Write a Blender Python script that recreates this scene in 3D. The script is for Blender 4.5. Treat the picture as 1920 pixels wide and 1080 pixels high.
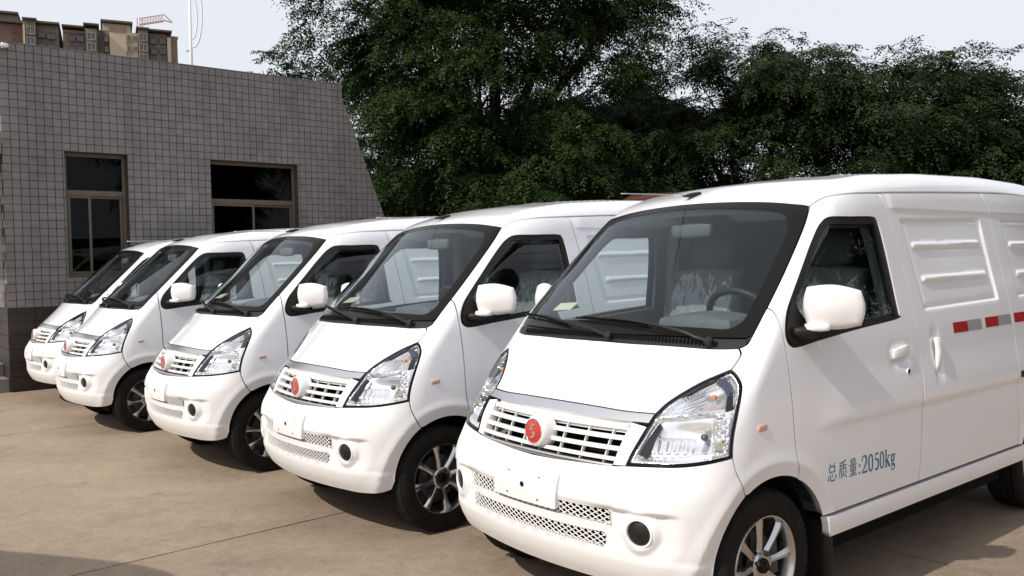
import bpy, math, random
import numpy as np
from mathutils import Matrix, Vector
from mathutils.geometry import delaunay_2d_cdt

# ------------------------------------------------------------------ scene, camera, light
SC = bpy.context.scene
COL = SC.collection
for o in list(bpy.data.objects):
    bpy.data.objects.remove(o)
rnd = random.Random(7)
rng = np.random.default_rng(11)

cam_d = bpy.data.cameras.new('camera')
cam_d.sensor_width = 36.0
cam_d.lens = 36.0 * 1615.3 / 1920.0
cam_d.clip_start = 0.05
cam_d.clip_end = 3000.0
cam = bpy.data.objects.new('camera', cam_d)
COL.objects.link(cam)
_p, _r = 0.02787, -0.02198          # pitch down, roll
_F = Vector((0, math.cos(_p), -math.sin(_p)))
_Z = Vector((0, math.sin(_p), math.cos(_p)))
_X = Vector((1, 0, 0))
_R = _X * math.cos(_r) + _Z * math.sin(_r)
_U = -_X * math.sin(_r) + _Z * math.cos(_r)
_M = Matrix((_R, _U, -_F)).transposed().to_4x4()
_M.translation = Vector((0, 0, 1.4602))
cam.matrix_world = _M
SC.camera = cam

SUN_EL = math.radians(43)
SUN_AZ = math.atan2(-0.631, -0.776) + math.radians(-0.4)      # direction towards the sun, world xy angle
world = bpy.data.worlds.new('World')
SC.world = world
world.use_nodes = True
wn = world.node_tree.nodes
wl = world.node_tree.links
for n in list(wn):
    wn.remove(n)
wo = wn.new('ShaderNodeOutputWorld')
wb = wn.new('ShaderNodeBackground')
sky = wn.new('ShaderNodeTexSky')
sky.sky_type = 'NISHITA'
sky.sun_disc = False
sky.sun_elevation = SUN_EL
sky.sun_rotation = math.pi / 2 - SUN_AZ
sky.altitude = 0
sky.air_density = 1.0
sky.dust_density = 6.0
sky.ozone_density = 1.0
wb.inputs['Strength'].default_value = 0.11
hz = wn.new('ShaderNodeMix')
hz.data_type = 'RGBA'
hz.inputs['Factor'].default_value = 0.88          # an even veil of bright haze over the whole sky
hz.inputs['B'].default_value = (7.6, 7.85, 8.45, 1)
wl.new(sky.outputs['Color'], hz.inputs['A'])
wl.new(hz.outputs['Result'], wb.inputs['Color'])
wl.new(wb.outputs['Background'], wo.inputs['Surface'])

sd = bpy.data.lights.new('sun', 'SUN')
sd.energy = 3.3
sd.angle = math.radians(0.6)
sd.color = (1.0, 0.94, 0.85)
sun = bpy.data.objects.new('sun', sd)
COL.objects.link(sun)
_sv = Vector((math.cos(SUN_EL) * math.cos(SUN_AZ), math.cos(SUN_EL) * math.sin(SUN_AZ), math.sin(SUN_EL)))
sun.rotation_euler = _sv.to_track_quat('Z', 'Y').to_euler()
sun.location = _sv * 50

SC.view_settings.view_transform = 'Standard'
SC.view_settings.look = 'None'
SC.view_settings.gamma = 1.0
SC.view_settings.use_curve_mapping = False
SC.view_settings.exposure = 0.10
SC.render.engine = 'CYCLES'
SC.cycles.max_bounces = 8
SC.cycles.transparent_max_bounces = 12
SC.cycles.caustics_reflective = False
SC.cycles.caustics_refractive = False

# ------------------------------------------------------------------ materials
def mat(name, col, rough=0.5, metal=0.0, coat=0.0, spec=0.5, var=0.0, scale=8.0, bump=0.0, bscale=60.0, col2=None, emis=None):
    m = bpy.data.materials.new(name)
    m.use_nodes = True
    nt = m.node_tree
    b = nt.nodes['Principled BSDF']
    b.inputs['Base Color'].default_value = (*col, 1)
    b.inputs['Roughness'].default_value = rough
    b.inputs['Metallic'].default_value = metal
    b.inputs['Coat Weight'].default_value = coat
    b.inputs['Coat Roughness'].default_value = 0.015
    b.inputs['Specular IOR Level'].default_value = spec
    if var > 0 or col2 is not None:
        tc = nt.nodes.new('ShaderNodeTexCoord')
        nz = nt.nodes.new('ShaderNodeTexNoise')
        nz.inputs['Scale'].default_value = scale
        nz.inputs['Detail'].default_value = 6
        nt.links.new(tc.outputs['Object'], nz.inputs['Vector'])
        rp = nt.nodes.new('ShaderNodeValToRGB')
        c2 = col2 if col2 is not None else tuple(c * (1 + var) for c in col)
        c1 = col if col2 is not None else tuple(c * (1 - var) for c in col)
        rp.color_ramp.elements[0].position = 0.3
        rp.color_ramp.elements[1].position = 0.7
        rp.color_ramp.elements[0].color = (*c1, 1)
        rp.color_ramp.elements[1].color = (*c2, 1)
        nt.links.new(nz.outputs['Fac'], rp.inputs['Fac'])
        nt.links.new(rp.outputs['Color'], b.inputs['Base Color'])
    if bump > 0:
        tc = nt.nodes.new('ShaderNodeTexCoord')
        nz = nt.nodes.new('ShaderNodeTexNoise')
        nz.inputs['Scale'].default_value = bscale
        nz.inputs['Detail'].default_value = 4
        nt.links.new(tc.outputs['Object'], nz.inputs['Vector'])
        bp = nt.nodes.new('ShaderNodeBump')
        bp.inputs['Strength'].default_value = bump
        bp.inputs['Distance'].default_value = 0.01
        nt.links.new(nz.outputs['Fac'], bp.inputs['Height'])
        nt.links.new(bp.outputs['Normal'], b.inputs['Normal'])
    return m

def glass(name, tint, ior=1.5, rough=0.0, boost=1.0):
    m = bpy.data.materials.new(name)
    m.use_nodes = True
    nt = m.node_tree
    for n in list(nt.nodes):
        nt.nodes.remove(n)
    out = nt.nodes.new('ShaderNodeOutputMaterial')
    tr = nt.nodes.new('ShaderNodeBsdfTransparent')
    tr.inputs['Color'].default_value = (*tint, 1)
    gl = nt.nodes.new('ShaderNodeBsdfGlossy')
    gl.inputs['Roughness'].default_value = rough
    gl.inputs['Color'].default_value = (.93, .97, 1, 1)
    fr = nt.nodes.new('ShaderNodeFresnel')
    # same reflectance from both faces of the thin pane
    ge = nt.nodes.new('ShaderNodeNewGeometry')
    mr = nt.nodes.new('ShaderNodeMapRange')
    mr.inputs['To Min'].default_value = ior
    mr.inputs['To Max'].default_value = 1.0 / ior
    nt.links.new(ge.outputs['Backfacing'], mr.inputs['Value'])
    nt.links.new(mr.outputs['Result'], fr.inputs['IOR'])
    mu = nt.nodes.new('ShaderNodeMath')
    mu.operation = 'MULTIPLY'
    mu.use_clamp = True
    mu.inputs[1].default_value = boost
    mx = nt.nodes.new('ShaderNodeMixShader')
    nt.links.new(fr.outputs['Fac'], mu.inputs[0])
    nt.links.new(mu.outputs[0], mx.inputs['Fac'])
    nt.links.new(tr.outputs['BSDF'], mx.inputs[1])
    nt.links.new(gl.outputs['BSDF'], mx.inputs[2])
    nt.links.new(mx.outputs['Shader'], out.inputs['Surface'])
    return m

M = {}
M['paint'] = mat('white_paint', (0.83, 0.83, 0.86), rough=0.30, coat=1.0, var=0.012, scale=3)
M['paint'].node_tree.nodes['Principled BSDF'].inputs['Coat Roughness'].default_value = 0.09
M['plastic_white'] = mat('white_plastic', (0.79, 0.78, 0.775), rough=0.38, var=0.02, scale=5)
M['black_gloss'] = mat('black_frit', (0.010, 0.0095, 0.008), rough=0.2, spec=0.12)
M['black_plastic'] = mat('black_plastic', (0.011, 0.0105, 0.010), rough=0.48, spec=0.3, var=0.15, scale=20)
M['rubber'] = mat('rubber', (0.014, 0.013, 0.012), rough=0.85, spec=0.15, var=0.3, scale=14, bump=0.15, bscale=160)
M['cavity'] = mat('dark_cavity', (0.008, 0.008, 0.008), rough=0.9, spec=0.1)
M['chrome'] = mat('chrome', (0.86, 0.87, 0.89), rough=0.07, metal=1.0)
M['reflector'] = mat('reflector', (0.93, 0.93, 0.94), rough=0.16, metal=0.75)
M['mesh_grey'] = mat('mesh_grey', (0.55, 0.55, 0.55), rough=0.35)
M['satin'] = mat('satin_metal', (0.70, 0.69, 0.69), rough=0.28, metal=1.0)
M['alloy'] = mat('alloy', (0.55, 0.55, 0.55), rough=0.25, metal=1.0, var=0.05, scale=6)
M['steel'] = mat('brake_steel', (0.10, 0.095, 0.09), rough=0.5, metal=0.8, var=0.3, scale=20)
M['red'] = mat('emblem_red', (0.52, 0.035, 0.018), rough=0.22, coat=0.8)
M['amber'] = mat('amber_plastic', (0.72, 0.24, 0.05), rough=0.25)
M['lamp_navy'] = mat('lamp_navy', (.03, .04, .07), rough=.12)
M['lamp_beige'] = mat('lamp_reflex', (.42, .36, .25), rough=.2)
M['rep'] = mat('repeater_lens', (0.62, 0.36, 0.29), rough=0.15, coat=0.6)
M['tape_red'] = mat('reflective_red', (0.36, 0.012, 0.015), rough=0.35, var=0.08, scale=60)
M['tape_grey'] = mat('reflective_grey', (0.30, 0.30, 0.30), rough=0.35, var=0.08, scale=60)
M['ink'] = mat('blue_ink', (0.035, 0.15, 0.22), rough=0.5)
M['trim_grey'] = mat('interior_grey', (0.24, 0.27, 0.285), rough=0.7, var=0.08, scale=9)
M['trim_dark'] = mat('interior_dark', (0.085, 0.095, 0.10), rough=0.65, var=0.12, scale=12)
M['fabric'] = mat('seat_fabric', (0.12, 0.13, 0.14), rough=0.9, var=0.2, scale=30)
M['paper'] = mat('paper', (0.52, 0.49, 0.36), rough=0.8, var=0.03, scale=9)
def film_mat():
    m = bpy.data.materials.new('plastic_film'); m.use_nodes = True
    nt = m.node_tree; b = nt.nodes['Principled BSDF']
    b.inputs['Base Color'].default_value = (.42, .44, .45, 1); b.inputs['Roughness'].default_value = .06; b.inputs['Specular IOR Level'].default_value = 1.0; b.inputs['Coat Weight'].default_value = 1.0; b.inputs['Coat IOR'].default_value = 1.9
    tr = nt.nodes.new('ShaderNodeBsdfTransparent'); mx = nt.nodes.new('ShaderNodeMixShader'); mx.inputs['Fac'].default_value = .5
    nt.links.new(tr.outputs['BSDF'], mx.inputs[1]); nt.links.new(b.outputs['BSDF'], mx.inputs[2]); nt.links.new(mx.outputs['Shader'], nt.nodes['Material Output'].inputs['Surface'])
    return m
M['film'] = film_mat()
M['glass_ws'] = glass('windscreen_glass', (0.82, 0.90, 0.90), ior=1.5, boost=1.0)
M['glass_side'] = glass('side_glass', (0.68, 0.73, 0.71), ior=1.5)
M['lens'] = glass('headlight_lens', (0.97, 0.98, 1.0), ior=1.45)
M['mirror'] = mat('mirror_glass', (0.85, 0.87, 0.88), rough=0.02, metal=1.0)

# ------------------------------------------------------------------ mesh helpers
def link(o, parent=None):
    COL.objects.link(o)
    if parent is not None:
        o.parent = parent
    return o

def mesh_obj(name, V, F, m, parent=None, N=None, smooth=True, mats=None, fm=None):
    me = bpy.data.meshes.new(name)
    V = np.asarray(V, dtype=float)
    me.from_pydata(V.tolist(), [], [tuple(int(i) for i in f) for f in F])
    for mm in (mats if mats else [m]):
        me.materials.append(mm)
    if fm is not None:
        me.polygons.foreach_set('material_index', np.asarray(fm, dtype=np.int32))
    if smooth:
        me.polygons.foreach_set('use_smooth', np.ones(len(me.polygons), dtype=bool))
    me.update()
    if N is not None:
        me.normals_split_custom_set_from_vertices([tuple(n) for n in np.asarray(N, dtype=float).tolist()])
    o = bpy.data.objects.new(name, me)
    return link(o, parent)

def empty(name, label=None, cat=None, group=None, loc=(0, 0, 0), rz=0.0, kind=None):
    o = bpy.data.objects.new(name, None)
    o.empty_display_size = 0.2
    o.location = loc
    o.rotation_euler = (0, 0, rz)
    tag(o, label, cat, group, kind)
    return link(o)

def tag(o, label=None, cat=None, group=None, kind=None):
    if label: o['label'] = label
    if cat: o['category'] = cat
    if group: o['group'] = group
    if kind: o['kind'] = kind
    return o

class MB:
    """collects simple solids into one mesh"""
    def __init__(s):
        s.V = []; s.F = []; s.n = 0
    def add(s, V, F):
        V = np.asarray(V, float)
        s.V.append(V)
        s.F += [tuple(int(i) + s.n for i in f) for f in F]
        s.n += len(V)
        return s
    def box(s, lo, hi, rot=None, org=(0, 0, 0)):
        x0, y0, z0 = lo; x1, y1, z1 = hi
        V = np.array([(x0, y0, z0), (x1, y0, z0), (x1, y1, z0), (x0, y1, z0), (x0, y0, z1), (x1, y0, z1), (x1, y1, z1), (x0, y1, z1)], float)
        if rot is not None:
            V = V @ np.array(rot).T
        V = V + np.array(org)
        return s.add(V, [(0, 3, 2, 1), (4, 5, 6, 7), (0, 1, 5, 4), (1, 2, 6, 5), (2, 3, 7, 6), (3, 0, 4, 7)])
    def prism(s, poly, d0, d1, fn):
        """poly (a,b) extruded from d0 to d1; fn(a,b,d)->xyz"""
        n = len(poly)
        V = [fn(a, b, d0) for a, b in poly] + [fn(a, b, d1) for a, b in poly]
        F = [tuple(range(n))[::-1], tuple(range(n, 2 * n))] + [(i, (i + 1) % n, n + (i + 1) % n, n + i) for i in range(n)]
        return s.add(V, F)
    def tube(s, P, r, n=8, cap=True):
        P = np.asarray(P, float)
        k = len(P)
        r = np.broadcast_to(np.asarray(r, float), (k,))
        T = np.gradient(P, axis=0)
        T /= np.linalg.norm(T, axis=1)[:, None] + 1e-12
        up = np.array([0, 0, 1.0]) if abs(T[0][2]) < 0.9 else np.array([1.0, 0, 0])
        V = []
        for i in range(k):
            a = np.cross(T[i], up); a /= np.linalg.norm(a) + 1e-12
            b = np.cross(a, T[i])
            up = b
            for j in range(n):
                t = 2 * math.pi * j / n
                V.append(P[i] + r[i] * (math.cos(t) * a + math.sin(t) * b))
        F = [(i * n + j, i * n + (j + 1) % n, (i + 1) * n + (j + 1) % n, (i + 1) * n + j) for i in range(k - 1) for j in range(n)]
        F = [f[::-1] for f in F]
        if cap:
            F += [tuple(range(n)), tuple(range((k - 1) * n, k * n))[::-1]]
        return s.add(V, F)
    def lathe(s, prof, n, fn):
        """prof [(r, t)], fn(r*cos, r*sin, t)"""
        k = len(prof)
        V = [fn(r * math.cos(2 * math.pi * j / n), r * math.sin(2 * math.pi * j / n), t) for r, t in prof for j in range(n)]
        F = [(i * n + j, i * n + (j + 1) % n, (i + 1) * n + (j + 1) % n, (i + 1) * n + j) for i in range(k - 1) for j in range(n)]
        return s.add(V, F)
    def build(s, name, m, parent=None, smooth=False, auto=None):
        V = np.concatenate(s.V)
        o = mesh_obj(name, V, s.F, m, parent, smooth=smooth or auto is not None)
        if auto is not None:
            sharp(o.data, auto)
        return o

def sharp(me, deg):
    """mark edges sharper than deg as sharp so smooth shading keeps creases"""
    me.polygons.foreach_set('use_smooth', np.ones(len(me.polygons), dtype=bool))
    me.set_sharp_from_angle(angle=math.radians(deg))

def rbox(half, r, n=6, fn=None):
    """rounded box; fn deforms points"""
    half = np.array(half, float)
    V = []; F = []
    key = {}
    def vid(p):
        k = tuple(np.round(p, 5))
        if k not in key:
            key[k] = len(V); V.append(np.array(p))
        return key[k]
    g = np.tan(np.linspace(-1, 1, n + 1) * math.pi / 4)
    for ax in range(3):
        for sg in (-1, 1):
            for i in range(n):
                for j in range(n):
                    q = []
                    for (a, b) in ((i, j), (i + 1, j), (i + 1, j + 1), (i, j + 1)):
                        p = [0, 0, 0]
                        p[ax] = sg; p[(ax + 1) % 3] = g[a]; p[(ax + 2) % 3] = g[b]
                        q.append(vid(p))
                    F.append(tuple(q) if sg > 0 else tuple(q[::-1]))
    V = np.array(V)
    rr = min(r, half.min() * 0.999)
    # corners keep detail: map cube coords so that the outer band covers the rounding
    H = V * half
    inner = np.clip(H, -(half - rr), half - rr)
    d = V / np.linalg.norm(V, axis=1)[:, None]
    core = np.sign(V) * np.clip((np.abs(V) - 0.0), 0, 1) ** 1.0 * (half - rr)
    out = core + d * rr
    if fn is not None:
        out = fn(out)
    return out, F

# ------------------------------------------------------------------ van body surface
def table(pts, sig, lo, hi, n=1500):
    p = np.array(pts, float); g = np.linspace(lo - .4, hi + .4, n); v = np.interp(g, p[:, 0], p[:, 1])
    s0 = (p[1, 1] - p[0, 1]) / (p[1, 0] - p[0, 0]); s1 = (p[-1, 1] - p[-2, 1]) / (p[-1, 0] - p[-2, 0])
    v = np.where(g < p[0, 0], p[0, 1] + s0 * (g - p[0, 0]), v); v = np.where(g > p[-1, 0], p[-1, 1] + s1 * (g - p[-1, 0]), v)
    d = g[1] - g[0]; k = int(3 * sig / d) + 1; w = np.exp(-.5 * (np.arange(-k, k + 1) * d / sig) ** 2); w /= w.sum()
    vp = np.concatenate([v[0] + (v[1] - v[0]) * np.arange(-k, 0), v, v[-1] + (v[-1] - v[-2]) * np.arange(1, k + 1)])
    return g, np.convolve(vp, w, 'valid')

FRONT = table([(.15, .20), (.235, .145), (.30, .105), (.40, .075), (.55, .072), (.61, .083), (.66, .115), (.70, .14), (.775, .172), (.86, .215), (1.0, .28)], .018, .1, 1.1)
TOP = table([(-.2, .50), (.10, .752), (.30, .922), (.44, 1.062), (.56, 1.20), (1.12, 1.714), (1.22, 1.768), (1.45, 1.83), (1.8, 1.872), (2.3, 1.90), (3.0, 1.915), (3.6, 1.905), (3.95, 1.875), (4.2, 1.82)], .045, -.2, 4.3)
WID = table([(.1, .76), (.3, .79), (.5, .803), (.7, .803), (.85, .796), (1.0, .784), (1.12, .772), (1.2, .758), (1.4, .722), (1.63, .684), (1.8, .652), (2.0, .61)], .04, .1, 2.0)
TAP = table([(0, -.05), (.3, -.034), (.6, -.014), (.9, -.002), (1.2, 0), (3.2, 0), (3.8, -.02), (4.1, -.05)], .1, 0, 4.2)

def smax(a, b, r):
    return np.maximum(a, b) + np.maximum(r - np.abs(a - b), 0) ** 2 / (4 * r)

def f(p):
    x = np.abs(p[..., 0]); y = p[..., 1]; z = p[..., 2]
    x2 = x * x
    yy = y - .235 * x2 * np.clip((1.9 - y) / .7, 0, 1)
    zz = z + .06 * x2
    ff = (np.interp(z, *FRONT) - yy) * .92
    ft = (zz - np.interp(yy, *TOP)) * .80
    fs = x - np.interp(z, *WID) - np.interp(y, *TAP)
    g = smax(ff, ft, .05)
    rs = np.interp(y, [0, .5, .9, 1.3, 1.7, 4], [.24, .18, .12, .12, .12, .12])
    k = np.clip((z - .70) / .3, 0, 1); k = k * k * (3 - 2 * k) * np.clip((1.2 - y) / .4, 0, 1)
    g = smax(g, fs, rs * (1 - .62 * k))
    g = smax(g, (y - 4.02) + .05 * x2, .14)
    return np.maximum(g, .20 - z)

def fgrad(p, e=2e-3):
    g = np.empty(p.shape)
    for i in range(3):
        d = np.zeros(3); d[i] = e
        g[..., i] = (f(p + d) - f(p - d)) / (2 * e)
    return g

def snap(p, n=6):
    p = np.array(p, float)
    for _ in range(n):
        v = f(p); g = fgrad(p); p = p - (v / np.maximum((g * g).sum(-1), .05))[..., None] * g
    return p

class Chart:
    def __init__(s, org, e1, e2, din, t1=1.6):
        s.o = np.array(org, float); s.e1 = np.array(e1, float); s.e2 = np.array(e2, float)
        d = np.array(din, float); s.d = d / np.linalg.norm(d); s.t1 = t1
        # reciprocal basis so that to2d drops the component along d
        A = np.stack([s.e1, s.e2, s.d], 1); s.B = np.linalg.inv(A)
    def to2d(s, P):
        return ((np.asarray(P, float) - s.o) @ s.B.T)[..., :2]
    def rays(s, uv):
        o = s.o + uv[:, :1] * s.e1 + uv[:, 1:2] * s.e2 - s.d * s.t1 * .5
        return o, np.broadcast_to(s.d, o.shape)

class Cyl:
    """rays towards a vertical axis at (0, yc)"""
    def __init__(s, yc, t1=2.2):
        s.yc = yc; s.t1 = t1
    def to2d(s, P):
        P = np.asarray(P, float)
        return np.stack([np.arctan2(P[..., 0], s.yc - P[..., 1]) * .95, P[..., 2]], -1)
    def rays(s, uv):
        th = uv[:, 0] / .95
        d = np.stack([-np.sin(th), np.cos(th), 0 * th], -1)
        o = np.stack([0 * th, 0 * th + s.yc, uv[:, 1]], -1) - d * 1.9
        return o, d

def hit(o, d, t1, n=70):
    ts = np.linspace(0, t1, n)
    v = f(o[:, None] + d[:, None] * ts[None, :, None])
    neg = v < 0
    has = neg.any(1)
    i = np.where(has, np.argmax(neg, 1), np.argmin(v, 1)); i = np.clip(i, 1, n - 1)
    a = ts[i - 1]; b = ts[i]
    for _ in range(18):
        m = (a + b) / 2; vm = f(o + d * m[:, None]); a = np.where(vm > 0, m, a); b = np.where(vm > 0, b, m)
    return o + d * ((a + b) / 2)[:, None]

SIDE = Chart((1.2, 0, 0), (0, 1, 0), (0, 0, 1), (-1, 0, 0), 2.0)
SIDE.t1 = 1.8
DOORC = Chart((.8, 1, 1), (0, 1, 0), (0, 0, 1), (-.9, .28, -.33), 1.0)
PILL = Chart((.7, .6, .9), (.55, .83, 0), (0, 0, 1), (-.74, .55, -.38), 1.0)
TOPC = Chart((0, 0, 1.5), (1, 0, 0), (0, 1, 0), (0, 0, -1), 1.6)
_s = math.radians(42)
SLOPE = Chart((0, .3, 1.0), (1, 0, 0), (0, math.cos(_s), math.sin(_s)), (0, math.sin(_s), -math.cos(_s)), 1.4)
FRONTC = Chart((0, .1, .7), (1, 0, 0), (0, 0, 1), (0, 1, -.15), 1.2)
HLC = Chart((.6, .3, .85), (.8, .6, 0), (0, 0, 1), (-.45, .85, -.25), 1.0)
CYL = Cyl(1.0)
REARC = Chart((0, 4.2, 1), (1, 0, 0), (0, 0, 1), (0, -1, 0), 1.2)

def cr(P, step=.02):
    """Catmull-Rom resample of an open curve"""
    P = np.asarray(P, float)
    if len(P) < 3:
        n = max(2, int(np.linalg.norm(P[1] - P[0]) / step) + 1)
        return P[0] + (P[1] - P[0]) * np.linspace(0, 1, n)[:, None]
    Q = np.concatenate([[2 * P[0] - P[1]], P, [2 * P[-1] - P[-2]]])
    out = []
    for i in range(1, len(Q) - 2):
        a, b, c, d = Q[i - 1:i + 3]
        n = max(1, int(np.linalg.norm(c - b) / step + .5))
        for t in np.arange(n) / n:
            out.append(.5 * ((2 * b) + (-a + c) * t + (2 * a - 5 * b + 4 * c - d) * t * t + (-a + 3 * b - 3 * c + d) * t ** 3))
    out.append(P[-1])
    return np.array(out)

def join(curves, step=.02):
    """closed loop out of open curves laid end to end"""
    out = []
    for c in curves:
        q = cr(c, step)
        out.append(q[:-1] if len(q) > 1 else q)
    return np.concatenate(out)

def sym(half):
    """close a half outline (x>=0, from the top centre to the bottom centre) with its mirror image"""
    half = np.asarray(half, float)
    m = half[::-1] * np.array([-1, 1, 1])
    h = half
    if abs(half[-1][0]) < 1e-4: m = m[1:]
    if abs(half[0][0]) < 1e-4: m = m[:-1]
    return np.concatenate([h, m])

def inside(poly, pts):
    x, y = pts[:, 0][:, None], pts[:, 1][:, None]
    a = poly; b = np.roll(poly, -1, 0)
    ax, ay, bx, by = a[:, 0], a[:, 1], b[:, 0], b[:, 1]
    c = ((ay > y) != (by > y)) & (x < (bx - ax) * (y - ay) / (by - ay + 1e-15) + ax)
    return c.sum(1) % 2 == 1

def area2(p):
    q = np.roll(p, -1, 0)
    return .5 * (p[:, 0] * q[:, 1] - q[:, 0] * p[:, 1]).sum()

def inset(poly, d):
    a = np.roll(poly, 1, 0); b = np.roll(poly, -1, 0)
    t1 = poly - a; t2 = b - poly
    t1 /= np.linalg.norm(t1, axis=1)[:, None] + 1e-12; t2 /= np.linalg.norm(t2, axis=1)[:, None] + 1e-12
    n1 = np.stack([-t1[:, 1], t1[:, 0]], 1); n2 = np.stack([-t2[:, 1], t2[:, 0]], 1)
    n = n1 + n2; L = np.linalg.norm(n, axis=1)[:, None]; n /= L + 1e-9
    c = np.clip((n * n1).sum(1), .35, 1)[:, None]
    return poly + n * d / c

def panel(loop, chart, res=.03, holes=(), gap=.004, depth=.014, emb=None, proud=0.0, extra=None, band=.006):
    """cut one body panel out of the van surface; returns V, F, N"""
    P2 = chart.to2d(snap(loop))
    if area2(P2) < 0: P2 = P2[::-1]
    P2 = inset(P2, gap / 2)
    H2 = []
    for h in holes:
        q = chart.to2d(h)
        if area2(q) > 0: q = q[::-1]
        H2.append(inset(q, gap / 2))
    rings = [P2] + H2
    B = np.concatenate(rings)
    lo, hi = P2.min(0), P2.max(0)
    gx = np.arange(lo[0] + res * .5, hi[0], res); gy = np.arange(lo[1] + res * .5, hi[1], res * .9)
    G = np.stack(np.meshgrid(gx, gy), -1)
    G[1::2, :, 0] += res * .5
    G = G.reshape(-1, 2)
    k = inside(P2, G)
    for h in H2: k &= ~inside(h, G)
    G = G[k]
    if extra is not None:
        X = chart.to2d(extra)
        k = inside(P2, X)
        for h in H2: k &= ~inside(h, X)
        X = X[k]
        dB = np.concatenate([np.linalg.norm(X[i:i + 1500, None] - B[None], axis=2).min(1) for i in range(0, len(X), 1500)]) if len(X) else np.zeros(0)
        X = X[dB > band * .6]
        if len(X):
            kk = np.ones(len(G), bool)
            for i in range(0, len(G), 1500):
                kk[i:i + 1500] = np.linalg.norm(G[i:i + 1500, None] - X[None], axis=2).min(1) > res * .5
            G = G[kk]
    if len(G):
        keep = np.ones(len(G), bool)
        for i in range(0, len(G), 2000):
            d = np.linalg.norm(G[i:i + 2000, None] - B[None], axis=2).min(1)
            keep[i:i + 2000] = d > res * .45
        G = G[keep]
    if extra is not None and len(X): G = np.concatenate([G, X])
    A = np.concatenate([B, G])
    edges = []
    k0 = 0
    for r in rings:
        n = len(r)
        edges += [(k0 + i, k0 + (i + 1) % n) for i in range(n)]
        k0 += n
    vo, eo, fo, ov, oe, of = delaunay_2d_cdt([Vector(a) for a in A], edges, [], 0, 1e-6)
    A2 = np.array([(v[0], v[1]) for v in vo])
    F = np.array([t for t in fo if len(t) == 3])
    cen = A2[F].mean(1)
    k = inside(P2, cen)
    for h in H2: k &= ~inside(h, cen)
    F = F[k]
    def surf(uv):
        o, d = chart.rays(uv)
        P = hit(o, d, chart.t1)
        e = (emb(P) if emb is not None else 0.0) + proud
        return P - d * (np.asarray(e)[..., None] if np.ndim(e) else e)
    S = surf(A2)
    e = .004
    du = surf(A2 + [e, 0]) - surf(A2 - [e, 0]); dv = surf(A2 + [0, e]) - surf(A2 - [0, e])
    N = np.cross(du, dv); N /= np.linalg.norm(N, axis=1)[:, None] + 1e-12
    o, d = chart.rays(A2)
    sg = np.sign(-(N * d).sum(1)); N *= sg[:, None]
    # face orientation
    a, b, c = S[F[:, 0]], S[F[:, 1]], S[F[:, 2]]
    fn = np.cross(b - a, c - a)
    bad = (fn * N[F[:, 0]]).sum(1) < 0
    F[bad] = F[bad][:, ::-1]
    # rims turned inwards
    V = [S]; NN = [N]; FF = [tuple(t) for t in F]
    idx = {}
    base = len(S)
    if depth > 0:
        from collections import defaultdict
        cnt = defaultdict(list)
        for t in F:
            for i in range(3):
                p, q = int(t[i]), int(t[(i + 1) % 3])
                cnt[(min(p, q), max(p, q))].append((p, q))
        be = [v[0] for v in cnt.values() if len(v) == 1]
        vs = sorted({i for ee in be for i in ee})
        loc = {v: i for i, v in enumerate(vs)}
        out = np.zeros((len(vs), 3))
        for p, q in be:
            t = S[q] - S[p]
            n = np.cross(t, N[p])
            out[loc[p]] += n; out[loc[q]] += n
        out /= np.linalg.norm(out, axis=1)[:, None] + 1e-12
        top = S[vs]; bot = top - N[vs] * depth
        V += [top, bot]; NN += [out, out]
        m = len(vs)
        for p, q in be:
            FF.append((base + loc[q], base + loc[p], base + m + loc[p], base + m + loc[q]))
    V = np.concatenate(V); NN = np.concatenate(NN)
    return V, FF, NN

def put(name, pn, m, parent, mirror=False):
    V, F, N = pn
    if mirror:
        V = V * np.array([-1, 1, 1]); N = N * np.array([-1, 1, 1]); F = [t[::-1] for t in F]
    return mesh_obj(name, V, F, m, parent, N=N)

def ss(a, b, x):
    t = np.clip((x - a) / (b - a), 0, 1)
    return t * t * (3 - 2 * t)

def quad_sd(q, u, v):
    """signed distance-like value to a convex polygon (negative inside)"""
    q = np.asarray(q, float)
    if area2(q) < 0: q = q[::-1]
    d = np.full(np.shape(u), -1e9)
    for i in range(len(q)):
        a = q[i]; b = q[(i + 1) % len(q)]
        t = (b - a) / np.linalg.norm(b - a)
        d = np.maximum(d, (u - a[0]) * t[1] - (v - a[1]) * t[0])
    return d
# ------------------------------------------------------------------ outlines of the van panels (left half, metres, y runs rearwards)
A_ = np.array
WS_TOP = A_([(0, 1.150, 1.731), (.172, 1.157, 1.725), (.338, 1.171, 1.717), (.449, 1.184, 1.707), (.537, 1.194, 1.694), (.604, 1.210, 1.681)])
WS_SIDE = A_([(.604, 1.210, 1.681), (.635, 1.106, 1.582), (.667, .916, 1.403), (.682, .770, 1.264)])
WS_SIDE2 = A_([(.682, .770, 1.264), (.687, .665, 1.161), (.684, .632, 1.131), (.663, .612, 1.116)])
WS_BOT = A_([(.663, .612, 1.116), (.595, .585, 1.112), (.499, .556, 1.113), (.221, .502, 1.117), (0, .488, 1.120)])
COWL_L = A_([(.672, .648, 1.153), (.55, .606, 1.150), (.35, .556, 1.149), (.107, .519, 1.149), (0, .515, 1.149)])
GL = A_([(0, 1.112, 1.697), (.255, 1.117, 1.689), (.441, 1.134, 1.671), (.515, 1.135, 1.655), (.547, 1.118, 1.632), (.586, 1.054, 1.559), (.612, .879, 1.389), (.625, .732, 1.251), (.622, .690, 1.210), (.592, .655, 1.187), (.519, .629, 1.185), (.269, .580, 1.191), (0, .570, 1.198)])
HOOD_S = A_([(.663, .612, 1.116), (.679, .603, 1.100), (.681, .583, 1.075), (.674, .549, 1.040)])
HL_UP = A_([(.674, .549, 1.040), (.603, .484, .999), (.553, .428, .960), (.511, .370, .917), (.492, .322, .878)])
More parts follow.
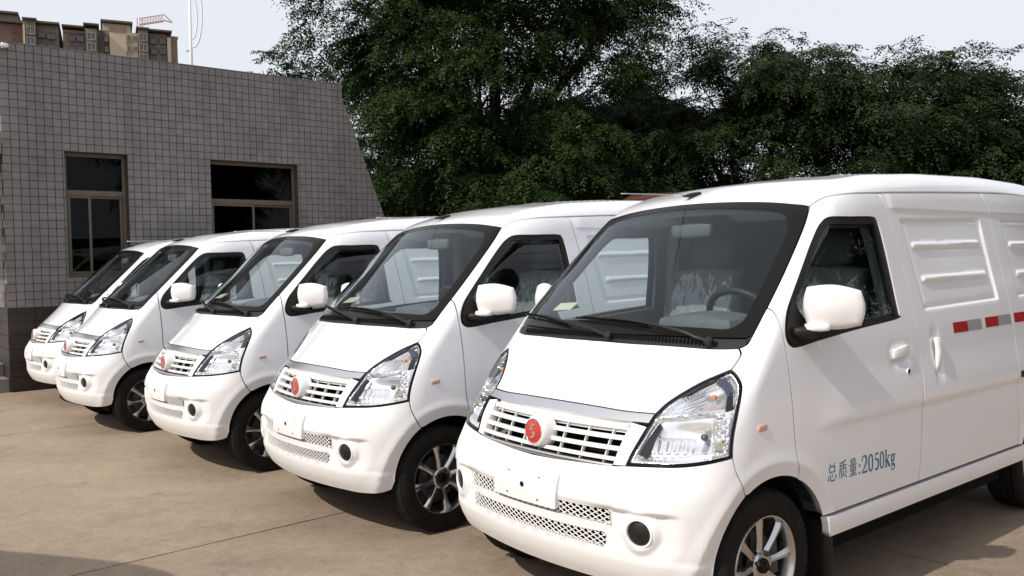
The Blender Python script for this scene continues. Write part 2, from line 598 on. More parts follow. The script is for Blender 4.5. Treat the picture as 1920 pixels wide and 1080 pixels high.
HL_UP2 = A_([(.492, .322, .878), (.486, .279, .834), (.477, .236, .782), (.466, .207, .736), (.458, .186, .696)])
HL_OUT = A_([(.674, .549, 1.040), (.704, .543, 1.020), (.731, .532, .991), (.745, .508, .947), (.753, .477, .886), (.757, .450, .824), (.761, .434, .774), (.765, .427, .736)])
HL_BOT = A_([(.765, .427, .736), (.740, .364, .727), (.695, .299, .717), (.636, .249, .710), (.561, .215, .705), (.458, .186, .696)])
HOOD_F = A_([(.492, .322, .878), (.400, .296, .879), (.308, .280, .881), (.123, .264, .885), (0, .260, .886)])
GR_TOP = A_([(.488, .290, .845), (.332, .253, .846), (.153, .233, .849), (0, .229, .851)])
GR_BOT = A_([(.458, .186, .696), (.403, .171, .691), (.288, .151, .686), (.136, .132, .680), (0, .125, .677)])
BF = A_([(.765, .427, .736), (.769, .429, .712), (.773, .434, .685), (.779, .451, .648), (.782, .484, .588)])
YA, ZA, RA, YR = .665, .285, .345, 3.315
def arc(a0, a1, yc=YA, n=16, r=RA):
    t = np.radians(np.linspace(a0, a1, n))
    return np.stack([0 * t + .79, yc + r * np.cos(t), ZA + r * np.sin(t)], 1)
ang_bf = math.degrees(math.atan2(.588 - ZA, .484 - YA))
ang_d = math.degrees(math.atan2(.595 - ZA, .812 - YA))
DOOR_F = A_([(.682, .770, 1.264), (.705, .772, 1.255), (.734, .767, 1.223), (.755, .766, 1.173), (.768, .774, 1.085), (.779, .780, .971), (.786, .782, .886), (.792, .783, .790), (.795, .788, .716), (.797, .802, .645), (.797, .812, .595)])
GUT1 = A_([(.604, 1.210, 1.681), (.611, 1.249, 1.702), (.622, 1.320, 1.726), (.639, 1.433, 1.739), (.652, 1.705, 1.752)])
GUT2 = A_([(.652, 1.705, 1.752), (.653, 2.265, 1.773), (.649, 2.798, 1.790)])
GUT3 = A_([(.649, 2.798, 1.790), (.645, 3.3, 1.797), (.630, 3.93, 1.775)])
DOOR_R = A_([(.652, 1.705, 1.752), (.667, 1.725, 1.712), (.679, 1.738, 1.655), (.700, 1.764, 1.532), (.728, 1.791, 1.365), (.756, 1.808, 1.209), (.771, 1.818, 1.121), (.782, 1.820, 1.017), (.791, 1.815, .913), (.797, 1.808, .815), (.801, 1.800, .720), (.803, 1.786, .567), (.798, 1.768, .418)])
DOOR_B = A_([(.798, 1.768, .418), (.798, 1.40, .418), (.796, 1.03, .418)])
SLIDE_R = A_([(.649, 2.798, 1.790), (.665, 2.826, 1.729), (.671, 2.842, 1.697), (.709, 2.862, 1.480), (.742, 2.883, 1.286), (.759, 2.891, 1.195), (.772, 2.898, 1.112), (.785, 2.900, .990), (.797, 2.893, .830), (.802, 2.888, .701), (.803, 2.895, .522), (.798, 2.90, .418)])
SLIDE_B = A_([(.798, 2.90, .418), (.798, 2.3, .418), (.798, 1.768, .418)])
WIN = A_([(.668, 1.215, 1.618), (.672, 1.165, 1.585), (.685, 1.082, 1.509), (.709, .972, 1.402), (.730, .869, 1.300), (.742, .818, 1.244), (.752, .790, 1.186), (.760, .787, 1.143), (.765, .806, 1.118), (.768, .853, 1.111), (.768, 1.022, 1.128), (.766, 1.318, 1.153), (.762, 1.665, 1.176), (.760, 1.682, 1.190), (.749, 1.679, 1.249), (.728, 1.672, 1.369), (.707, 1.660, 1.488), (.692, 1.645, 1.580), (.685, 1.628, 1.622), (.683, 1.590, 1.637), (.683, 1.399, 1.634), (.672, 1.260, 1.631)])

def arch_emb(P):
    y, z = P[..., 1], P[..., 2]
    w = ss(.52, .68, np.abs(P[..., 0]))
    e = 0
    for yc in (YA, YR):
        r = np.hypot(y - yc, z - ZA)
        # chamfered lip that faces the wheel, with a sharp outer edge
        e = e + (-.024 * (1 - np.clip((r - .345) / .050, 0, 1)) + .007 * (1 - ss(.396, .45, r))) * w
    return e

REC = [(1.846, 1.634), (2.717, 1.652), (2.775, 1.212), (1.925, 1.196)]
REC2 = [(2.985, 1.655), (3.70, 1.655), (3.74, 1.222), (3.03, 1.215)]
def side_emb(P):
    y, z = P[..., 1], P[..., 2]
    e = arch_emb(P)
    e = e + .013 * ss(.752, .790, z) * (1 - ss(.80, 1.02, z)) * ss(.90, 1.15, y) * (1 - ss(3.5, 3.9, y))
    for q in (REC, REC2):
        q = A_(q); c = q.mean(0)
        d = quad_sd(q, y, z)
        e = e - .012 * (1 - ss(-.011, 0, d))
        d2 = quad_sd(c + (q - c) * [.93, .89], y, z)
        e = e + .005 * (1 - ss(-.009, 0, d2))
        t = (y - q[0][0]) / (q[1][0] - q[0][0])
        for zr, y0, y1, h in ((1.506, .09, .945, .0145), (1.343, .135, .97, .0145)):
            zz = z - zr - .012 * t
            lim = ss(y0, y0 + .02, t) * (1 - ss(y1 - .02, y1, t))
            e = e + .009 * (1 - ss(h * .62, h * 1.05, np.abs(zz))) * lim
    # moulded step along the top of the sliding door and rear panel
    e = e + .006 * ss(1.672, 1.680, z) * ss(1.74, 1.80, y)
    # seating of the handles
    e = e - .010 * np.exp(-(((y - 1.645) / .085) ** 4 + ((z - 1.012) / .052) ** 4))
    e = e - .008 * np.exp(-(((y - 1.992) / .038) ** 4 + ((z - .985) / .115) ** 4))
    return e

def rec_pts(q):
    """extra mesh points that follow the pressed edges and ribs of a blanked panel"""
    q = A_(q); c = q.mean(0); out = []
    for k, ds in ((1.0, (-.014, -.010, -.006, -.002, .002)), (None, (-.011, -.007, -.003, .001))):
        r = q if k else c + (q - c) * [.93, .89]
        if area2(r) < 0: r = r[::-1]
        for d in ds:
            p = inset(r, -d)
            for i in range(4):
                a, b = p[i], p[(i + 1) % 4]
                n = int(np.linalg.norm(b - a) / .013)
                out.append(a + (b - a) * (np.arange(n) / n)[:, None])
    for zr in (1.506, 1.343):
        for o in (-1.1, -.84, -.6, .6, .84, 1.1):
            t = np.arange(.07, .99, .014)
            out.append(np.stack([q[0][0] + t * (q[1][0] - q[0][0]), zr + .012 * t + o * .0145], 1))
    yz = np.concatenate(out)
    o = np.stack([0 * yz[:, 0] + 1.2, yz[:, 0], yz[:, 1]], 1)
    return hit(o, np.broadcast_to(A_([-1., 0., 0.]), o.shape), 1.0)

def bumper_emb(P):
    x, z = np.abs(P[..., 0]), P[..., 2]
    e = arch_emb(P)
    w = ss(.30, .47, x) * (1 - ss(.63, .70, x)) * ss(.36, .44, z) * (1 - ss(.530, .550, z))
    e = e - .022 * w
    w2 = (1 - ss(.30, .47, x)) * ss(.375, .385, z) * (1 - ss(.537, .547, z))
    e = e - .006 * w2
    r = np.hypot(x - .553, z - .468)
    e = e + .020 * (1 - ss(.052, .088, r))
    e = e + .006 * (1 - ss(.345, .375, z))
    return e

def arch_pts(yc, a0, a1):
    out = []
    for r in (.351, .360, .370, .380, .388, .393, .3965, .401, .408, .418, .430, .445):
        n = int(abs(a1 - a0) / 180 * math.pi * r / .014)
        t = np.radians(np.linspace(a0, a1, n))
        out.append(np.stack([0 * t + .79, yc + r * np.cos(t), ZA + r * np.sin(t)], 1))
    return snap(np.concatenate(out))

def fpts(xz):
    """points of the front face at (x, z)"""
    xz = A_(xz, ) if not isinstance(xz, np.ndarray) else xz
    o = np.stack([xz[:, 0], 0 * xz[:, 0] - .5, xz[:, 1]], 1)
    return hit(o, np.broadcast_to(A_([0., 1., 0.]), o.shape), 1.6)

def spts(yz, out=0.0):
    yz = np.asarray(yz, float)
    o = np.stack([0 * yz[:, 0] + 1.2, yz[:, 0], yz[:, 1]], 1)
    P = hit(o, np.broadcast_to(A_([-1., 0., 0.]), o.shape), 1.0)
    P[:, 0] += side_emb(P) + out
    return P

def rrect(x0, x1, z0, z1, r=.012, n=4, skew=0.0):
    P = []
    for cx, cz, a in ((x1 - r, z1 - r, 0), (x0 + r, z1 - r, 90), (x0 + r, z0 + r, 180), (x1 - r, z0 + r, 270)):
        for t in np.radians(np.linspace(a, a + 90, n)):
            P.append((cx + r * math.cos(t) + 0.0, cz + r * math.sin(t)))
    P = A_(P)
    out = []
    for i in range(len(P)):
        a, b = P[i], P[(i + 1) % len(P)]
        m = max(1, int(np.linalg.norm(b - a) / .025))
        for t in range(m): out.append(a + (b - a) * t / m)
    return A_(out)

def ell(cx, cz, rx, rz, n=28):
    t = np.linspace(0, 2 * math.pi, n, endpoint=False)
    return np.stack([cx + rx * np.cos(t), cz + rz * np.sin(t)], 1)

def shrink(loop, chart, d, step=.012):
    P2 = chart.to2d(loop)
    if area2(P2) < 0: P2 = P2[::-1]
    P2 = inset(P2, d)
    o, dd = chart.rays(P2)
    return hit(o, dd, chart.t1)

# ------------------------------------------------------------------ one van, built once
VAN_GROUP = 'white panel vans parked in a row'
van = empty('delivery_van', 'van', 'van', VAN_GROUP)

def both(name, pn, m):
    """the same panel on the left and on the right side"""
    return put(name, pn, m, van), put(name, pn, m, van, True)

# bonnet
half = np.concatenate([cr(WS_BOT[::-1])[:-1], cr(HOOD_S, .012)[:-1], cr(HL_UP, .015)[:-1], cr(HOOD_F)])
put('bonnet', panel(sym(half), SLOPE, .028, gap=.0075, depth=.03), M['paint'], van)

# bumper with its openings
half = np.concatenate([cr(GR_BOT[::-1])[:-1], cr(HL_BOT[::-1])[:-1], cr(BF, .012)[:-1], arc(ang_bf, 182, n=14)[:-1],
                       cr(A_([(.735, .322, .262), (.70, .30, .253), (.60, .24, .25), (.45, .19, .248), (.203, .15, .247), (0, .14, .247)]))])
mesh1 = rrect(-.43, .43, .483, .533, .012)
mesh2 = rrect(-.41, .41, .392, .444, .012)
fogs = [ell(s * .553, .468, .046, .046) for s in (1, -1)]
def fp_emb(xz):
    P = fpts(xz); P[:, 1] -= bumper_emb(P); return P
ex = []
for r in (.050, .056, .062, .067, .072, .077, .082, .090):
    t = np.linspace(0, 2 * math.pi, 40, endpoint=False)
    ex.append(np.stack([.553 + r * np.cos(t), .468 + r * np.sin(t)], 1))
for zz in (.522, .530, .536, .541, .547, .556, .568):
    xs = np.arange(.455, .76, .014); q = np.stack([xs, 0 * xs + zz], 1)
    ex.append(q[np.hypot(q[:, 0] - .553, zz - .468) > .095])
ex = fpts(np.concatenate(ex)); apt_ = arch_pts(YA, 95, 182)
ex = np.concatenate([ex, ex * A_([-1, 1, 1]), apt_, apt_ * A_([-1, 1, 1])])
bumper = put('front_bumper', panel(sym(half), CYL, .020, extra=ex, holes=[fpts(mesh1), fpts(mesh2), fpts(fogs[0]), fpts(fogs[1])], emb=bumper_emb, depth=.022, gap=.005), M['plastic_white'], van)

def lattice(name, x0, x1, z0, z1, parent):
    mb = MB()
    w, h = .034, .0195
    k = h / w * 1.0
    n = int((x1 - x0) / w) + 3
    for sg in (1, -1):
        for i in range(-2, n + 2):
            # line z = zc + sg*k*(x-xi)
            xi = x0 + i * w
            zc = (z0 + z1) / 2
            xa = xi + sg * (z0 - zc) / k * 1.0
            xb = xi + sg * (z1 - zc) / k * 1.0
            (a, za), (b, zb) = sorted([(xa, z0), (xb, z1)])
            if b < x0 or a > x1: continue
            def zat(x): return zc + sg * k * (x - xi)
            aa, bb = max(a, x0), min(b, x1)
            if bb - aa < .004: continue
            xs = np.linspace(aa, bb, 5)
            P = fpts(np.stack([xs, zat(xs)], 1))
            P[:, 1] += .010
            mb.tube(P, .0023, 5, cap=False)
    return mb.build(name, M['plastic_white'], parent, smooth=True)
lattice('intake_mesh', -.43, .43, .483, .533, bumper)
lattice('intake_mesh', -.41, .41, .392, .444, bumper)

# dark space behind the openings of the nose
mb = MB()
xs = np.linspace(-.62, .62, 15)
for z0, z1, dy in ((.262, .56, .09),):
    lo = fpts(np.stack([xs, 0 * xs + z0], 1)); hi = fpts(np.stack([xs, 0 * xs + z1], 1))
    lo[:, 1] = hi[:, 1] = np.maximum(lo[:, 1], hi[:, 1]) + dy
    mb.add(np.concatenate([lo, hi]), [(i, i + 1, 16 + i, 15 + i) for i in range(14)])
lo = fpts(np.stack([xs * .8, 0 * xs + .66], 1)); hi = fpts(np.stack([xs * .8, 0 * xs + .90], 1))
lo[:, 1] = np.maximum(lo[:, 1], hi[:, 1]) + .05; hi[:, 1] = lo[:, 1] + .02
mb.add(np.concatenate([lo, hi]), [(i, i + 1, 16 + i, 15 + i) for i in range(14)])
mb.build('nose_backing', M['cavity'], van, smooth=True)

for s in (1, -1):
    c = fp_emb(A_([(s * .553, .468)]))[0]
    out = A_([s * .30, -.95, 0.0]); out /= np.linalg.norm(out)
    ax = np.cross(out, [0, 0, 1])
    def ring(a, b, t, c=c, out=out, ax=ax): return c + ax * a + A_([0, 0, 1.]) * b + out * t
    mb = MB().lathe([(.043, -.03), (.046, -.002), (.0485, .003), (.052, .003), (.056, .000), (.059, -.008)], 32, ring)
    fl = mb.build('fog_lamp', M['plastic_white'], bumper, smooth=True)
    mb = MB().lathe([(.0445, -.03), (.0445, -.008), (.038, -.003), (.001, -.001)], 32, ring)
    mb.build('fog_lamp_blank', M['black_plastic'], bumper, smooth=True)

# number plate bracket
pl = put('plate_bracket', panel(fpts(rrect(-.192, .192, .497, .632, .006)), FRONTC, .03, proud=.014, depth=.03, gap=0), M['plastic_white'], van)
for x, z, r in ((0.0, .566, .0115), (-.095, .607, .0042), (.095, .607, .0042), (-.095, .520, .0042), (.095, .520, .0042)):
    P = fpts(A_([(x, z)]))[0]
    P = P + A_([0, -.0165, 0])
    MB().lathe([(r, 0.0), (r * .7, .0012), (.0002, .002)], 14, lambda a, b, t, P=P: P + A_([a, t, b])).build('plate_hole', M['cavity'], pl)

# grille: garnish, end trims, slats, uprights, badge
half = np.concatenate([cr(HOOD_F[::-1])[:-1], cr(A_([HOOD_F[0], GR_TOP[0]]), .01)[:-1], cr(GR_TOP)])
put('grille_garnish', panel(sym(half), FRONTC, .016, proud=.003, depth=.02, gap=.004), M['satin'], van)
gr_in = join([cr(A_([(.412, .270, .845), (.408, .2, .76), (.402, .171, .691)])), cr(GR_BOT[:2][::-1]), cr(HL_UP2[::-1]), cr(A_([HL_UP2[1], (.412, .27, .845)]))], .015) if False else \
    np.concatenate([A_([(.415, .272, .842), (.412, .235, .80), (.408, .20, .75), (.404, .171, .693)]), A_([(.43, .178, .695)]), cr(HL_UP2[1:][::-1], .02)])
grl = put('grille', panel(gr_in, FRONTC, .02, proud=-.001, depth=.04, gap=.004), M['plastic_white'], van)
put('grille_end_trim', panel(gr_in, FRONTC, .02, proud=-.001, depth=.04, gap=.004), M['plastic_white'], grl, True)
def bar(mb, z, x0, x1, h, dep, back, n=26, rake=0.0):
    xs = np.linspace(x0, x1, n)
    P = fpts(np.stack([xs, 0 * xs + z], 1)); P[:, 1] += back
    V = []
    for (dy, dz) in ((0, -h * .42), (0.001, -h * .2), (0, h * .2), (.004, h * .5), (dep, h * .5 + rake), (dep, -h * .5 + rake), (.004, -h * .5)):
        V.append(P + A_([0, dy, dz]))
    k = len(V)
    mb.add(np.concatenate(V), [(a * n + i, a * n + i + 1, ((a + 1) % k) * n + i + 1, ((a + 1) % k) * n + i) for a in range(k) for i in range(n - 1)])
for z, h in ((.823, .020), (.786, .0180), (.748, .0165), (.711, .0140)):
    mb = MB(); bar(mb, z, -.412, .412, h, .022, .005, rake=-.002)
    mb.build('slat', M['plastic_white'], grl, auto=40)
mb = MB(); bar(mb, .6855, -.405, .405, .019, .03, .001)
mb.build('lower_lip', M['satin'], grl, auto=40)
mb = MB()
xs = np.linspace(-.405, .405, 15)
hi = fpts(np.stack([xs, 0 * xs + .847], 1)); hi[:, 1] += .016
lo = fpts(np.stack([xs, 0 * xs + .800], 1)); lo[:, 1] += .034
mb.add(np.concatenate([lo, hi]), [(i, i + 1, 16 + i, 15 + i) for i in range(14)])
mb.build('grille_backing', M['plastic_white'], grl, smooth=True)
for x in (-.345, -.23, -.115, .115, .23, .345, 0.0):
    mb = MB()
    zs = np.linspace(.692, .848, 9)
    P = fpts(np.stack([0 * zs + x, zs], 1)); P[:, 1] += .018
    for i in range(8):
        a, b = P[i], P[i + 1]
        V = [a + A_([-.0022, 0, 0]), a + A_([.0022, 0, 0]), b + A_([.0022, 0, 0]), b + A_([-.0022, 0, 0])]
        V += [v + A_([0, .016, 0]) for v in V]
        mb.add(V, [(0, 1, 2, 3), (0, 3, 7, 4), (1, 5, 6, 2)])
    mb.build('upright', M['plastic_white'], grl)
bc = fpts(A_([(0., .768)]))[0]
bd = A_([0, -1, .10]); bd /= np.linalg.norm(bd)
bu = np.cross([1., 0, 0], bd) * -1
if bu[2] < 0: bu = -bu
def bf3(a, b, t): return bc + A_([a, 0, 0]) + bu * b + bd * t
mb = MB().lathe([(.066, -.03), (.066, .012), (.064, .030), (.058, .040), (.053, .043), (.052, .041)], 40, bf3)
mb.build('badge_boss', M['plastic_white'], grl, smooth=True)
mb = MB().lathe([(.0535, .040), (.0525, .0445), (.050, .046), (.048, .0445)], 40, bf3)
mb.build('badge_ring', M['chrome'], grl, smooth=True)
mb = MB().lathe([(.049, .043), (.04, .0445), (.0005, .046)], 40, bf3)
mb.build('badge_disc', M['red'], grl, smooth=True)
def stroke(pts, wid, fn):
    """flat raised stroke of changing width; fn(a,b,t)"""
    p = A_(pts); n = len(p)
    t = np.gradient(p, axis=0); t /= np.linalg.norm(t, axis=1)[:, None] + 1e-9
    nrm = np.stack([-t[:, 1], t[:, 0]], 1)
    w = np.interp(np.linspace(0, 1, n), np.linspace(0, 1, len(wid)), wid)[:, None] / 2
    L = p + nrm * w; R = p - nrm * w
    V = [fn(a, b, 0) for a, b in L] + [fn(a, b, 1) for a, b in L] + [fn(a, b, 1) for a, b in R] + [fn(a, b, 0) for a, b in R]
    F = []
    for k in range(3):
        F += [(k * n + i, k * n + i + 1, (k + 1) * n + i + 1, (k + 1) * n + i) for i in range(n - 1)]
    F += [(0, n, 2 * n, 3 * n), (n - 1, 4 * n - 1, 3 * n - 1, 2 * n - 1)]
    return V, F
mb = MB()
for sg in (1, -1):
    q = cr(A_([(.0, .004, 0), (-.010, .013, 0), (-.009, .024, 0), (.004, .031, 0), (.021, .033, 0)]) * A_([sg * .8, sg * .8, 1]), .004)[:, :2]
    V, F = stroke(q, [.011, .014, .012, .009, .003], lambda a, b, t: bf3(a, b, .0445 + .0045 * t))
    mb.add(V, F)
mb.build('badge_mark', M['chrome'], grl, auto=30)

# headlights
HL = np.concatenate([cr(HL_UP, .015)[:-1], cr(HL_UP2, .015)[:-1], cr(HL_BOT[::-1], .015)[:-1], cr(HL_OUT[::-1], .015)[:-1]])
HLi = shrink(HL, HLC, .0095)
HLi2 = shrink(HL, HLC, .013)
hl2 = HLC.to2d(HLi2)
def hl_emb(P):
    uv = HLC.to2d(P); sh = uv.shape[:-1]; q = uv.reshape(-1, 2)
    d = np.empty(len(q))
    for i in range(0, len(q), 3000):
        d[i:i + 3000] = np.linalg.norm(q[i:i + 3000, None] - hl2[None], axis=2).min(1)
    d = d.reshape(sh); u = uv[..., 0]; v = uv[..., 1]
    vd = .042 + .09 * u
    low = ss(0, .010, vd - v)
    # two bowls and the shelf between them
    e = -.008 - .026 * ss(0, .028, d)
    e = e - .050 * low * np.exp(-(((u - .05) / .125) ** 2 + ((v + .045) / .062) ** 2) ** 1.2)
    e = e - .046 * (1 - low) * np.exp(-(((u - .115) / .085) ** 2 + ((v - .120) / .060) ** 2) ** 1.2)
    e = e + .036 * np.exp(-((v - vd) / .007) ** 2)
    rib = ss(-.115, -.09, u) * (1 - ss(.055, .07, u)) * ss(-.112, -.10, v + .2 * (u + .1) * 0) * (1 - ss(-.052, -.045, v))
    e = e + .0035 * rib * np.sin(u * 2 * math.pi / .030) + .010 * rib
    e = e + .0016 * (1 - low) * np.sin((v - .55 * u) * 2 * math.pi / .016) * (1 - ss(.06, .10, u))
    fac = ss(.135, .142, u) * low
    e = e + fac * (.024 + .006 * np.sign(np.sin(u * 2 * math.pi / .030)) * np.sign(np.sin(v * 2 * math.pi / .034)))
    e = np.where(d < .008, np.minimum(e, -.010), e)
    return np.minimum(e, -.006)
seal = panel(HL, HLC, .02, holes=[HLi], proud=.001, depth=.03, gap=.004)
refl = panel(HLi2, HLC, .0055, emb=hl_emb, depth=.02, gap=0)
lensp = panel(HLi, HLC, .018, proud=.002, depth=.012, gap=.001)
D1 = A_([(.662, .52, 1.018), (.69, .528, 1.02), (.722, .524, .985), (.724, .515, .968), (.69, .48, .965), (.677, .49, .99)])
def hlpx(uv):
    uv = A_(uv); o, d = HLC.rays(uv); return hit(o, d, HLC.t1)
o_ = HLC.to2d
plates = []
for poly, pr, mm in (([(.128, .180), (.165, .196), (.197, .150), (.196, .138), (.174, .132), (.156, .160)], -.010, 'lamp_navy'), ([(.178, .121), (.199, .128), (.203, .072), (.176, .056)], -.010, 'black_gloss'),
                     ([(-.130, -.112), (-.066, .010), (-.057, .006), (-.106, -.122)], -.008, 'black_gloss'), ([(.150, -.060), (.183, -.055), (.183, -.086), (.150, -.090)], -.012, 'lamp_beige')):
    q = hlpx(poly)
    loop = np.concatenate([cr(A_([q[i], q[(i + 1) % len(q)]]), .012)[:-1] for i in range(len(q))])
    plates.append((panel(loop, HLC, .02, proud=pr, depth=.02, gap=0), mm))
for mir in (False, True):
    h = put('headlight', seal, M['black_gloss'], van, mir)
    put('reflector', refl, M['reflector'], h, mir)
    put('lens', lensp, M['lens'], h, mir)
    for pn, mm in plates: put('bezel_plate', pn, M[mm], h, mir)
    s = -1 if mir else 1
    for nm, uv, r, dep, mm in (('indicator_bulb', (.125, .122), .0115, .036, 'amber'), ('headlamp_bulb', (.105, -.040), .0145, .045, 'steel')):
        o, d = HLC.rays(A_([uv])); P = hit(o, d, HLC.t1)[0] + d[0] * dep
        V, F = rbox((r, r, r), r * .95, 5)
        V = V + P; V[:, 0] *= s
        mesh_obj(nm, V, F if s > 0 else [q[::-1] for q in F], M[mm], h)

# front wings
loop = np.concatenate([cr(DOOR_F, .015)[:-1], arc(ang_d, ang_bf, n=14)[:-1], cr(BF[::-1], .012)[:-1], cr(HL_OUT[::-1], .014)[:-1], cr(HOOD_S[::-1], .012)[:-1], cr(WS_SIDE2[::-1], .015)[:-1]])
fl, fr = both('front_wing', panel(loop, PILL, .022, emb=arch_emb, extra=arch_pts(YA, 20, 150), gap=.0075, depth=.035), M['paint'])
P = spts([(.588, .826)])[0]
for s, par in ((1, fl), (-1, fr)):
    V, F = rbox((.006, .028, .0125), .006, 6)
    V = V + P; V[:, 0] *= s
    mesh_obj('side_repeater', V, F if s > 0 else [q[::-1] for q in F], M['rep'], par)

# front doors
loop = np.concatenate([cr(DOOR_F[::-1], .015)[:-1], cr(WS_SIDE[::-1], .015)[:-1], cr(GUT1, .015)[:-1], cr(DOOR_R, .02)[:-1], cr(DOOR_B, .02)[:-1], cr(A_([(.796, 1.03, .418), (.79, .985, .416)]), .02)[:-1], arc(22.5, ang_d, n=10)[:-1]])
WINl = cr(np.concatenate([WIN, WIN[:1]]), .012)[:-1]
doorp = panel(loop, DOORC, .018, holes=[WINl], emb=side_emb, depth=.038, extra=arch_pts(YA, 15, 75), gap=.0075)
dl, dr = both('front_door', doorp, M['paint'])
WINi = shrink(WINl, DOORC, .030)
seal = panel(WINl, DOORC, .016, holes=[WINi], proud=-.006, depth=.02, gap=-.002)
glz = panel(shrink(WINl, DOORC, .026), DOORC, .03, proud=-.014, depth=0, gap=0)
# inner door skin, so that the far side reads as trim and not as paint
inner = panel(shrink(loop, DOORC, .02), DOORC, .05, holes=[WINi], proud=-.045, depth=.02, gap=0)
# black sail in the front corner of the window
sail = A_([(.752, .800, 1.186), (.760, .798, 1.140), (.768, .850, 1.121), (.768, .98, 1.134), (.745, .90, 1.245), (.735, .865, 1.285)])
sailp = panel(cr(np.concatenate([sail, sail[:1]]), .015)[:-1], DOORC, .02, proud=.001, depth=.02, gap=0)
for s, par in ((1, dl), (-1, dr)):
    mir = s < 0
    put('window_seal', seal, M['black_plastic'], par, mir)
    put('side_window', glz, M['glass_side'], par, mir)
    put('door_lining', inner, M['trim_dark'], par, mir)
    put('mirror_base', sailp, M['black_plastic'], par, mir)
    fix = (lambda V, s=s: V * A_([s, 1, 1]))
    def fx(name, V, F, m, par=par, s=s):
        V = V * A_([s, 1, 1]); return mesh_obj(name, V, F if s > 0 else [q[::-1] for q in F], M[m], par)
    # mirror: shell, foot and glass
    V, F = rbox((.116, .056, .090), .055, 10)
    k = (V[:, 0] + .116) / .232
    V[:, 2] *= 0.92 + .12 * (1 - k); V[:, 1] *= 1.10 - .30 * k
    V[:, 2] += -.010 * k + .006
    rot = np.array(Matrix.Rotation(math.radians(40), 3, 'Z'))
    mc = A_([.860, .960, 1.262])
    fx('mirror_shell', V @ rot.T + mc, F, 'plastic_white')
    V, F = rbox((.094, .006, .066), .006, 6)
    fx('mirror_glass', V @ rot.T + mc + rot @ A_([-.004, .054, .0]), F, 'mirror')
    V, F = rbox((.052, .036, .024), .02, 5)
    fx('mirror_foot', V @ rot.T + A_([.788, .872, 1.168]), F, 'black_plastic')
    V, F = rbox((.048, .038, .018), .016, 5)
    fx('mirror_skirt', V @ rot.T + A_([.822, .900, 1.186]), F, 'plastic_white')
    # pull handle and lock
    V, F = rbox((.013, .072, .026), .012, 7)
    V[:, 2] += np.where(V[:, 2] > 0, -.10 * np.clip(-V[:, 1] - .0, 0, 1) * 2.0 * (V[:, 2] / .026) * .12, 0)
    V[:, 2] += .10 * V[:, 1]
    V[:, 0] += .012 - 1.2 * V[:, 1] ** 2
    V = V + spts([(1.645, 1.026)])[0]
    fx('door_handle', V, F, 'plastic_white')
    c = spts([(1.690, .935)])[0]
    mb = MB().lathe([(.0150, -.002), (.0150, .004), (.0125, .005)], 20, lambda a, b, t: (c + A_([t, a * .9, b])) * A_([s, 1, 1]))
    mb.build('lock_surround', M['plastic_white'], par, smooth=True)
    mb = MB().lathe([(.0125, .0045), (.0005, .0050)], 20, lambda a, b, t: (c + A_([t, a * .9, b])) * A_([s, 1, 1]))
    mb.build('keyhole', M['cavity'], par)

# sliding doors and rear side panels
loop = np.concatenate([cr(DOOR_R[::-1], .02)[:-1], cr(GUT2, .03)[:-1], cr(SLIDE_R, .02)[:-1], cr(SLIDE_B, .03)[:-1]])
sl, sr = both('sliding_door', panel(loop, SIDE, .0125, emb=side_emb, extra=rec_pts(REC), gap=.0075, depth=.035), M['paint'])
loop = np.concatenate([cr(SLIDE_R[::-1], .02)[:-1], cr(GUT3, .03)[:-1], cr(A_([(.63, 3.93, 1.775), (.70, 3.965, 1.5), (.76, 3.985, 1.0), (.77, 3.985, .6), (.77, 3.97, .36)]), .04)[:-1],
                       cr(A_([(.77, 3.97, .36), (.79, 3.66, .345)]), .04)[:-1], arc(10, 158.0, YR, 20)[:-1], cr(A_([(.79, 2.995, .415), (.798, 2.90, .418)]), .03)[:-1]])
ql, qr = both('rear_side_panel', panel(loop, SIDE, .0135, emb=side_emb, extra=np.concatenate([arch_pts(YR, 0, 170), rec_pts(REC2)]), gap=.0075, depth=.035), M['paint'])
for s, par, qp in ((1, sl, ql), (-1, sr, qr)):
    V, F = rbox((.013, .022, .082), .013, 7)
    V[:, 1] *= 1.0 + .55 * np.clip(np.abs(V[:, 2]) / .082 - .45, 0, 1)
    V[:, 0] += .006 + .010 * np.cos(np.clip(V[:, 2] / .082, -1, 1) * math.pi / 2)
    V = (V + spts([(1.992, .987)])[0]) * A_([s, 1, 1])
    mesh_obj('door_handle', V, F if s > 0 else [q[::-1] for q in F], M['plastic_white'], par)
    tapes = [('tape_red', 2.190, 2.350, par), ('tape_grey', 2.352, 2.510, par), ('tape_red', 2.558, 2.717, par), ('tape_grey', 2.719, 2.878, par), ('tape_red', 2.925, 3.084, qp), ('tape_grey', 3.086, 3.245, qp)]
    for mm, y0, y1, pp in tapes:
        dz = .012 * (y0 - 2.19)
        pn = panel(spts(rrect(y0, y1, 1.073 + dz, 1.125 + dz, .002, 2)), SIDE, .04, emb=side_emb, proud=.0012, depth=.001, gap=0)
        put('reflective_strip', pn, M[mm], pp, s < 0)
    pn = panel(spts(rrect(2.912, 3.62, .787, .822, .006, 3)), SIDE, .03, emb=side_emb, proud=.0035, depth=.006, gap=0)
    put('door_rail', pn, M['black_plastic'], qp, s < 0)

# sills
pn = panel(np.concatenate([cr(A_([(.80, .995, .411), (.80, 2.0, .411), (.80, 2.985, .411)]), .04)[:-1], cr(A_([(.80, 2.985, .411), (.79, 2.98, .325)]), .02)[:-1], cr(A_([(.79, 2.98, .325), (.79, 1.012, .325)]), .04)[:-1], cr(A_([(.79, 1.012, .325), (.80, .995, .411)]), .02)[:-1]]),
           SIDE, .02, emb=lambda P: .006 + .006 * np.cos((P[..., 2] - .368) / .043 * 1.3), depth=.035, gap=.003)
both('sill', pn, M['paint'])

